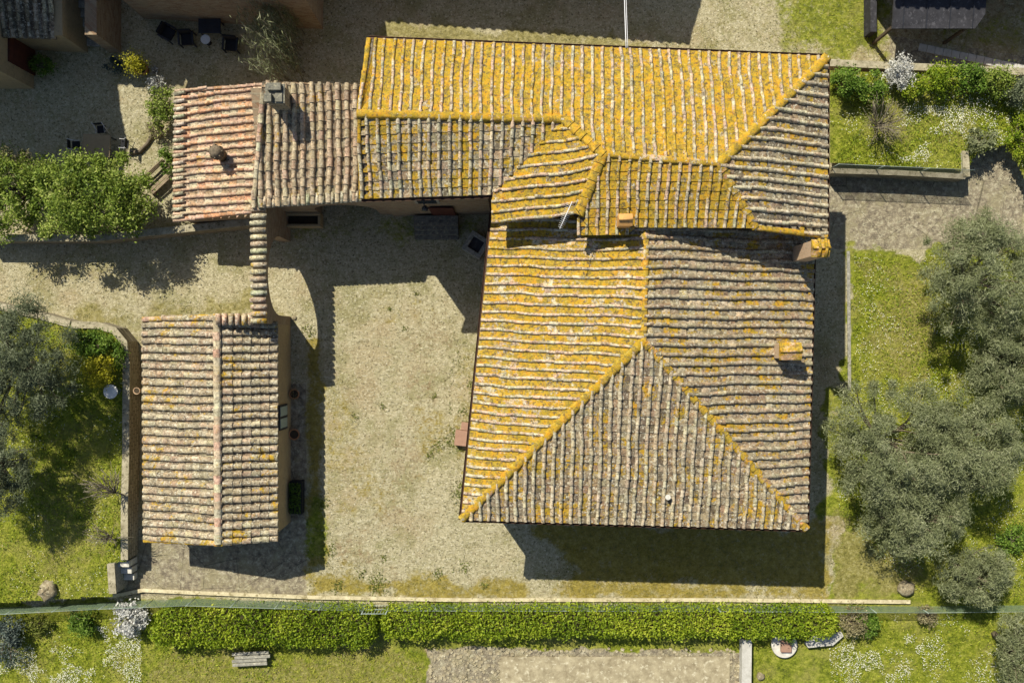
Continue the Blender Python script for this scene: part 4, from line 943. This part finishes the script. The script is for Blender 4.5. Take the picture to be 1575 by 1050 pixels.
def boulder(label, px, py, r, z0=0):
    c = W(px, py, z0 + r * .4); m = MB(); prof = [(r * .9, -.1), (r, r * .3), (r * .8, r * .6), (r * .5, r * .74), (r * .06, r * .82)]; m.lathe((c.x, c.y, z0), prof, 11)
    rr = random.Random(int(px)); m.v = [(c.x + (x - c.x) * rr.uniform(.8, 1.15), c.y + (y - c.y) * rr.uniform(.8, 1.15), z * rr.uniform(.85, 1.15) if z > z0 + .05 else z) for x, y, z in m.v]
    tag(m.build("boulder", M['rock'], None, org=(c.x, c.y, z0)), label, "rock")
boulder("rounded brownish boulder in the bottom left corner of the west garden", 72, 908, .5, WTZ)
boulder("low stone by the round base at the bottom", 1170, 1040, .22)
boulder("pale rock beneath the olive trees at the right", 1395, 905, .45)
boulder("small pale rock at the arch foot beside the gate wall", 452, 489, .14)
# overhead cable
m = MB(); a = W(963, 74, 7.8); b = Vector((a.x + .1, 20.2, 6.2)); pts = [a.lerp(b, i / 10) - Vector((0, 0, .25 * math.sin(math.pi * i / 10))) for i in range(11)]
m.tube(pts, .022, 5); m.tube([p + Vector((.07, 0, .02)) for p in pts], .014, 5)
tag(m.build("overhead_cable", M['whitemetal'], None, org=tuple(a)), "pale twin cable stretched from the north eave of the farmhouse over the lane", "cable")
# brick path band at the top right
m = MB(); random.seed(9); pa, pb = W(1412, 78, .03), W(1575, 112, .03)
for i in range(13):
    q0 = pa.lerp(pb, i / 13 + .002); q1 = pa.lerp(pb, (i + 1) / 13 - .002); up = Vector((.08, .38, 0)); m.prism([tuple(q0[:2]), tuple(q1[:2]), tuple((q1 + up)[:2]), tuple((q0 + up)[:2])], .0, .045)
tag(m.build("paving_band", M['concrete'], None, org=tuple(pa)), kind='structure')

# ---------------------------------------------------------------- hedges
def hedge(label, x0, x1, y0, y1, z, n, mat, name="hedge", dens_core=True, rough=.16):
    a = W(x0, y0, z); b = W(x1, y1, z); cx, cy = (a.x + b.x) / 2, (a.y + b.y) / 2; sx, sy = abs(b.x - a.x) / 2, abs(a.y - b.y) / 2
    o = thing(name, label, "hedge", (cx, cy, 0))
    m = MB(); m.box(cx - sx + .22, cx + sx - .22, cy - sy + .22, cy + sy - .22, 0, z - .22); m.build("dark_core", M['soil'], o)  # solid dark core added behind the leaves to block see-through, no modelled twigs
    u = RNG.uniform(-1, 1, (n, 3)); f = RNG.choice(3, n, p=[.62, .3, .08])
    P = u * (sx, sy, .5); P[:, 2] = (u[:, 2] * .5 + .5) * z
    P[f == 0, 2] = z; P[f == 1, 1] = np.sign(u[f == 1, 1]) * sy; P[f == 2, 0] = np.sign(u[f == 2, 0]) * sx
    # round the shoulders and roughen
    ey = np.clip((np.abs(P[:, 1]) - (sy - .3)) / .3, 0, 1); ex_ = np.clip((np.abs(P[:, 0]) - (sx - .35)) / .35, 0, 1)
    P[:, 2] -= (f == 0) * (ey ** 2 * .2 + ex_ ** 2 * .25)
    nz = fbm(P[:, 0] + cx + 50, P[:, 1] + cy + 50, 1.5, 77) - .5
    P[:, 2] += nz * .5 + RNG.normal(size=n) * rough * .6; P[:, 1] *= 1 + nz * .4; P[:, 0] -= np.sign(P[:, 0]) * ex_ * ey * .25; P[:, :2] += RNG.normal(size=(n, 2)) * rough * .6
    P[:, 2] = np.maximum(P[:, 2], .03); P += (cx, cy, 0)
    quads_obj("foliage", leaves(P, .15, .075, .15), np.clip(RNG.uniform(0, 1, n) * .6 + .8 * (fbm(P[:, 0] + 70, P[:, 1] + 70, 1.1, 31) - .5) + .22, 0, 1), mat, o); return o
hedge("clipped bright green hedge to the left of the little gate", 238, 574, 940, 992, 1.25, 16000, M['hedge'])
hedge("long clipped bright green hedge running right from the little gate", 590, 1284, 939, 980, 1.2, 26000, M['hedge'])

# ---------------------------------------------------------------- trees and shrubs
def T(px, py, z): v = W(px, py, z); return (v.x, v.y, v.z)
def gnd(px, py, z=0, hz=2.2, off=(0, 0)):
    v = W(px, py, hz); return (v.x + off[0], v.y + off[1], z)
def shrub(label, px, py, rpx, hz, mat, n, name="shrub", z0=0, ry=None, leaf=(.13, .06), clumps=26, group=None, cat="shrub", csize=.34, shell=.35, tr=.05):
    k = (1 - hz / H) / S; rx = rpx * k; ryy = (ry or rpx) * k
    return tree(name, label, cat, gnd(px, py, z0, hz * .7 + z0), T(px, py, z0 + hz * .55), (rx * .82, ryy * .82, hz * .42), n, mat, leaf, clumps, group, tr=tr, low=-.5, shell=shell, csize=csize)
OL = "olive trees on the right"
def olive(label, px, py, rpx, rypx, zt, n, mat='olive', group=OL, z0=0, leaf=(.2, .03), clumps=170, csize=.135):
    hz = zt * .68; k = (1 - hz / H) / S
    return tree("olive_tree", label, "tree", gnd(px, py, z0, hz), T(px, py, z0 + hz), (rpx * k * .92, rypx * k * .92, zt * .40), int(n * 1.35), M[mat], leaf, clumps, group, tr=.2, low=-.3, shell=.35, csize=csize)
olive("broad grey green olive tree nearest the south east corner of the farmhouse", 1378, 680, 108, 100, 5.0, 34000)
olive("olive tree right of the broad one nearest the farmhouse, reaching past the picture edge", 1490, 690, 78, 84, 4.8, 22000)
olive("tall pale olive tree beside the end of the stone paving", 1505, 430, 88, 100, 5.2, 26000)
olive("olive tree at the right edge between the tall pale one and the broad ones", 1565, 560, 78, 80, 4.8, 20000)
olive("darker olive tree on the lower side of the olive group", 1405, 795, 82, 62, 4.0, 18000)
olive("low spreading olive tree above the mesh fence at the lower right", 1500, 885, 62, 46, 2.6, 12000)
olive("olive tree cut by the bottom right corner", 1572, 1000, 42, 62, 3.4, 9000)
olive("dark olive tree filling the left edge above the west garden", 14, 560, 106, 96, 4.6, 33000, 'olive_dark', "olive trees in the west garden", WTZ)
olive("dark olive tree at the left edge below the larger one", -15, 720, 62, 80, 4.0, 17000, 'olive_dark', "olive trees in the west garden", WTZ)
# leafy fruit tree of the yard
def btree(label, px, py, rx, ry, zt, n, mat='bush', **kw):
    hz = zt * .6; k = (1 - hz / H) / S
    return tree("leafy_tree", label, "tree", gnd(px, py, 0, hz), T(px, py, hz), (rx * k * .95, ry * k * .95, zt * .36), int(n * 1.4), M[mat], (.16, .075), 110, None, tr=.12, low=-.4, shell=.4, csize=.17, **kw)
btree("broad bright green leafy tree between the yard and the driveway wall", 142, 303, 100, 66, 4.4, 19000)
btree("paler green tree at the left edge beside the broad bright green one", 22, 296, 62, 66, 3.8, 9500, 'bush')
tree("bare_tree", "wispy half bare shrub at the far left edge of the yard", "tree", gnd(30, 262, 0, 1.5), T(30, 255, 2.6), (1.2, 1.0, .9), 900, M['dryleaf'], (.12, .03), 26, None, tr=.06, bark='twig', twigs=2)
shrub("green climbing shrub with yellow flowers at the corner of the lean-to", 248, 165, 24, 1.9, M['bush'], 2600, ry=40)
shrub("small leafy shrub between the bench and the lean-to wall", 258, 246, 13, 1.2, M['green'], 900, ry=22)
shrub("low dusty shrub inside the log edging", 240, 200, 17, .7, M['dryleaf'], 700, leaf=(.1, .05))
shrub("grey lavender bush by the small grey pot", 238, 128, 14, .7, M['white_leaf'], 380)
shrub("dark bush beside the tan house door in the top left", 65, 100, 24, .9, M['green'], 1200, ry=15)
shrub("silvery weeds at the foot of the brown stair wall", 178, 100, 20, .7, M['blue_leaf'], 700, ry=14)
# tall reed-like shrub
o = thing("tall_bamboo", "tall feathery bamboo clump against the wall north of the annex chimney", "plant", tuple(W(428, 112, 0)))
m = MB(); P = []; random.seed(12)
for i in range(70):
    bx, by = W(random.uniform(436, 470), random.uniform(30, 130), 0)[:2]; top = Vector((bx + random.uniform(-1.6, .1), by + random.uniform(-.2, 1.6), random.uniform(2.2, 4.2)))
    b0 = Vector((bx, by, 0)); mid = b0.lerp(top, .55) + Vector((.2, -.1, .5)); m.tube([b0, mid, top], [.022, .015, .006], 5)
    for _ in range(70):
        t = random.uniform(.25, 1); q = (b0.lerp(mid, t / .55) if t < .55 else mid.lerp(top, (t - .55) / .45)); P.append(tuple(q + Vector((random.gauss(0, .13), random.gauss(0, .13), random.gauss(0, .13)))))
m.build("stems", M['twig'], o); P = np.array(P); quads_obj("foliage", leaves(P, .34, .03, .1, drift=np.array([-.9, 1.4, .4])), RNG.uniform(0, 1, len(P)), M['olive'], o)
# west garden shrubs
shrub("dark green shrub on the bend of the curved garden wall", 140, 528, 34, 1.1, M['green'], 3600, z0=WTZ, ry=26)
shrub("bright yellow green spurge bush beside the curved garden wall", 154, 572, 27, 1.5, M['yellow_leaf'], 2000, z0=WTZ, leaf=(.13, .07))
shrub("green shrub hugging the curved wall right of the yellow bush", 182, 545, 11, .9, M['green'], 900, z0=WTZ, ry=22)
tree("bare_tree", "small leafless tree leaning over the retaining wall by the outbuilding", "tree", gnd(188, 765, WTZ, 1.5), T(160, 745, WTZ + 1.6), (1.2, .8, .7), 0, M['dryleaf'], clumps=30, tr=.05, bark='twig', twigs=3, low=-.2)
tree("bare_tree", "small leafless shrub overhanging the garden steps", "tree", gnd(180, 830, WTZ, 1.0), T(162, 822, WTZ + 1.0), (1.1, .5, .4), 0, M['dryleaf'], clumps=24, tr=.04, bark='twig', twigs=3, low=-.2)
# bottom left
shrub("round bush covered in white blossom by the bottom left fence", 200, 951, 29, 1.3, M['white_leaf'], 3400, name="blossom_bush", leaf=(.12, .10), cat="bush", shell=.7, csize=.28, clumps=40)
shrub("bluish green bush cut by the bottom left edge", 6, 985, 34, 1.2, M['blue_leaf'], 3500, ry=42)
shrub("loose green shrub left of the white blossom bush", 128, 957, 28, .9, M['green'], 2000, ry=20)
shrub("small loose shrub by the fence near the boulder", 60, 962, 28, .6, M['weed'], 1100, ry=16)
shrub("small green shrub between the white blossom bush and the hedge", 240, 968, 14, 1.0, M['hedge'], 1000, ry=22)
shrub("brown green straggly shrub at the right end of the long hedge", 1312, 955, 24, 1.2, M['dryleaf'], 1200, ry=26)
shrub("dark green shrub beyond the straggly one near the fence corner", 1335, 962, 18, .9, M['green'], 1500, ry=22)
shrub("brownish dry shrub under the fence corner", 1425, 945, 18, .9, M['dryleaf'], 1000)
shrub("dark bush peeping over the round cream disc", 1212, 974, 12, 1.0, M['green'], 700)
shrub("dark bush at the far right below the olive trees", 1560, 830, 30, 1.0, M['green'], 1800)
# north east garden bushes
for i, (px, py, r, ry, mt, lb) in enumerate([
    (1297, 128, 24, 24, 'green', "round green bush nearest the farmhouse in the north east garden"),
    (1338, 132, 24, 22, 'green', "green bush second from the farmhouse in the north east garden"),
    (1383, 112, 24, 26, 'white_leaf', "tall white blossoming bush in the north east garden row"),
    (1405, 132, 20, 18, 'hedge', "small yellow green bush just right of the white blossoming bush"),
    (1447, 124, 32, 24, 'hedge', "bright yellow green bush in the middle of the north east row"),
    (1492, 118, 30, 30, 'green', "dark green bush right of the bright yellow green one"),
    (1530, 128, 30, 24, 'bush', "pale tipped bush near the right end of the north east row"),
    (1568, 140, 26, 28, 'olive_dark', "blackish bush at the right end of the north east row")]):
    shrub(lb, px, py, r, 1.5, M[mt], 2900 if r > 22 else 1600, name="garden_bush", z0=NGZ, ry=ry, cat="bush", group="bushes along the north east garden wall")
tree("bare_tree", "pale leafless shrub on the grass of the north east garden", "tree", gnd(1352, 200, NGZ, 1.2), T(1356, 185, NGZ + 1.2), (1.3, 1.1, .6), 500, M['dryleaf'], (.1, .03), 34, None, tr=.05, bark='twig', twigs=3, low=-.1)
shrub("low grey green shrub at the end of the north east garden wall", 1505, 215, 26, .7, M['olive'], 1500, z0=NGZ, ry=20)
shrub("lush bright green shrub at the right edge of the north east garden", 1568, 210, 24, .8, M['hedge'], 2200, z0=NGZ, ry=40)

# ---------------------------------------------------------------- grass, flowers, weeds (nobody could count them)
def inside(x, y, poly): return sdist(x, y, poly) > 0
def sample(poly, dens):
    xs = [p[0] for p in poly]; ys = [p[1] for p in poly]; n = int((max(xs) - min(xs)) * (max(ys) - min(ys)) * dens)
    x = RNG.uniform(min(xs), max(xs), n); y = RNG.uniform(min(ys), max(ys), n); k = inside(x, y, poly); return x[k], y[k]
def scatter(name, label, cat, items, leaf, mat, up=.3, patch=None):
    A = []
    for poly, dens, z, ph in items:
        x, y = sample(poly, dens)
        if patch: k = fbm(x + 40, y + 40, patch[0], patch[2]) + RNG.uniform(-.06, .06, len(x)) > patch[1]; x, y = x[k], y[k]
        A.append(np.stack([x, y, z + RNG.uniform(0, ph, len(x))], 1))
    P = np.concatenate(A); o = quads_obj(name, leaves(P, *leaf, up=up), RNG.uniform(0, 1, len(P)), mat); tag(o, label, cat, kind='stuff'); return o
EL = PP([(1312, 392), (1600, 392), (1600, 925), (1420, 925), (1300, 800), (1285, 770), (1290, 620), (1312, 600)])
BL = PP([(-60, 945), (240, 940), (250, 990), (650, 1000), (650, 1090), (-60, 1090)])
BR = PP([(1285, 940), (1600, 938), (1600, 1090), (1280, 1090), (1272, 1000)])
BR2 = PP([(1162, 990), (1190, 990), (1178, 1090), (1162, 1090)])
NL = PP([(1220, -30), (1362, -30), (1362, 92), (1200, 84)])
scatter("lawn_grass", "short yellow green grass of the lawns", "grass", [(EL, 130, .02, .1), (BL, 120, .02, .1), (BR, 130, .02, .12), (BR2, 90, .02, .06), (NL, 70, .02, .06), (WTw, 110, WTZ + .02, .12), (NGw, 130, NGZ + .02, .15)], (.17, .022), M['grass'], .2)
scatter("clover_patches", "darker green clumps in the grass", "plants", [(EL, 70, .04, .1), (BL, 60, .04, .1), (BR, 70, .04, .1), (WTw, 110, WTZ + .04, .12), (NGw, 130, NGZ + .04, .15)], (.10, .05), M['hedge'], .5, (.55, .53, 3))
scatter("daisies", "white daisies scattered in drifts over the grass", "flowers", [
    (EL, 50, .14, .05), (PP([(0, 960), (220, 960), (220, 1060), (0, 1060)]), 280, .15, .08), (BR, 95, .14, .06), (PP([(1290, 985), (1420, 960), (1420, 1060), (1290, 1060)]), 150, .15, .05),
    (PP([(1380, 165), (1480, 165), (1480, 250), (1380, 250)], NGZ), 230, NGZ + .2, .1), (PP([(1470, 150), (1560, 150), (1540, 225), (1470, 225)], NGZ), 120, NGZ + .2, .1), (NGw, 40, NGZ + .15, .1), (WTw, 14, WTZ + .12, .05)], (.05, .04), M['daisy'], .8, (.9, .53, 8))
WE = [(PP([(690, 500), (745, 500), (720, 790), (690, 790)]), 70, .02, .06), (PP([(474, 480), (700, 440), (700, 900), (474, 900)]), 9, .01, .03), (PP([(474, 740), (512, 740), (512, 870), (474, 870)]), 90, .02, .08), (PP([(474, 885), (900, 885), (1280, 905), (1280, 920), (474, 915)]), 26, .01, .05), (PP([(120, 470), (400, 450), (420, 480), (200, 500), (120, 500)]), 40, .02, .06), (PP([(420, 335), (740, 335), (740, 385), (420, 375)]), 20, .01, .05), (PP([(820, 800), (1280, 810), (1290, 900), (830, 890)]), 30, .01, .05), (PP([(1080, 0), (1230, 0), (1230, 85), (1070, 80)]), 25, .01, .04), (PP([(590, 45), (900, 60), (900, 80), (590, 70)]), 40, .01, .04)]
scatter("courtyard_weeds", "sparse weeds growing through the gravel", "weeds", WE, (.11, .03), M['weed'], .4, (1.3, .53, 15))
TU = []
for px, py, rr in ((727, 594, 7), (736, 568, 5), (712, 632, 5), (722, 640, 4), (700, 668, 9), (692, 682, 6), (708, 690, 5), (704, 760, 8), (709, 745, 6), (716, 778, 4), (742, 545, 7), (584, 897, 12), (576, 905, 6), (714, 872, 8), (744, 901, 5), (556, 880, 5), (590, 857, 4), (672, 884, 6), (520, 900, 7), (505, 845, 9), (497, 775, 7), (545, 640, 4), (588, 625, 3), (668, 610, 4), (600, 475, 3), (640, 452, 3), (672, 685, 9), (660, 700, 5), (622, 505, 3), (470, 505, 6), (478, 515, 5), (1305, 560, 6), (1311, 585, 8), (1307, 470, 5)):
    c = W(px, py, .03); k = int(rr * rr * 1.0) + 8; q = RNG.normal(size=(k, 3)) * (rr / S * .75, rr / S * .75, .015); q[:, 2] = abs(q[:, 2]); TU.append(q + np.array(c))
P = np.concatenate(TU); tag(quads_obj("gravel_tufts", leaves(P, .14, .045, .4), RNG.uniform(0, 1, len(P)), M['weed']), "green tufts of weed dotted over the courtyard gravel", "weeds", kind='stuff')
cob = []
random.seed(2); m = MB()
for i in range(69):
    for j in range(12):
        px = 662 + i * 7 + random.uniform(-1, 1); py = 1000 + j * 6 + random.uniform(-1, 1)
        if 770 < px < 1122 and py > 1006: continue
        if random.random() < .35: continue
        c = W(px, py, 0); a = random.uniform(.045, .09); c += Vector((random.uniform(-.09, .09), random.uniform(-.09, .09), 0)); m.box(c.x - a, c.x + a, c.y - a * .8, c.y + a * .8, -.02, .035 + random.uniform(0, .02), random.uniform(-.8, .8))
tag(m.build("cobble_paving", M['sandslab'], None), kind='structure')
m = MB(); m.prism(PP([(770, 1009), (1122, 1009), (1122, 1090), (768, 1090)]), 0, .06); tag(m.build("terrace_slab", M['sandslab'], None), kind='structure')
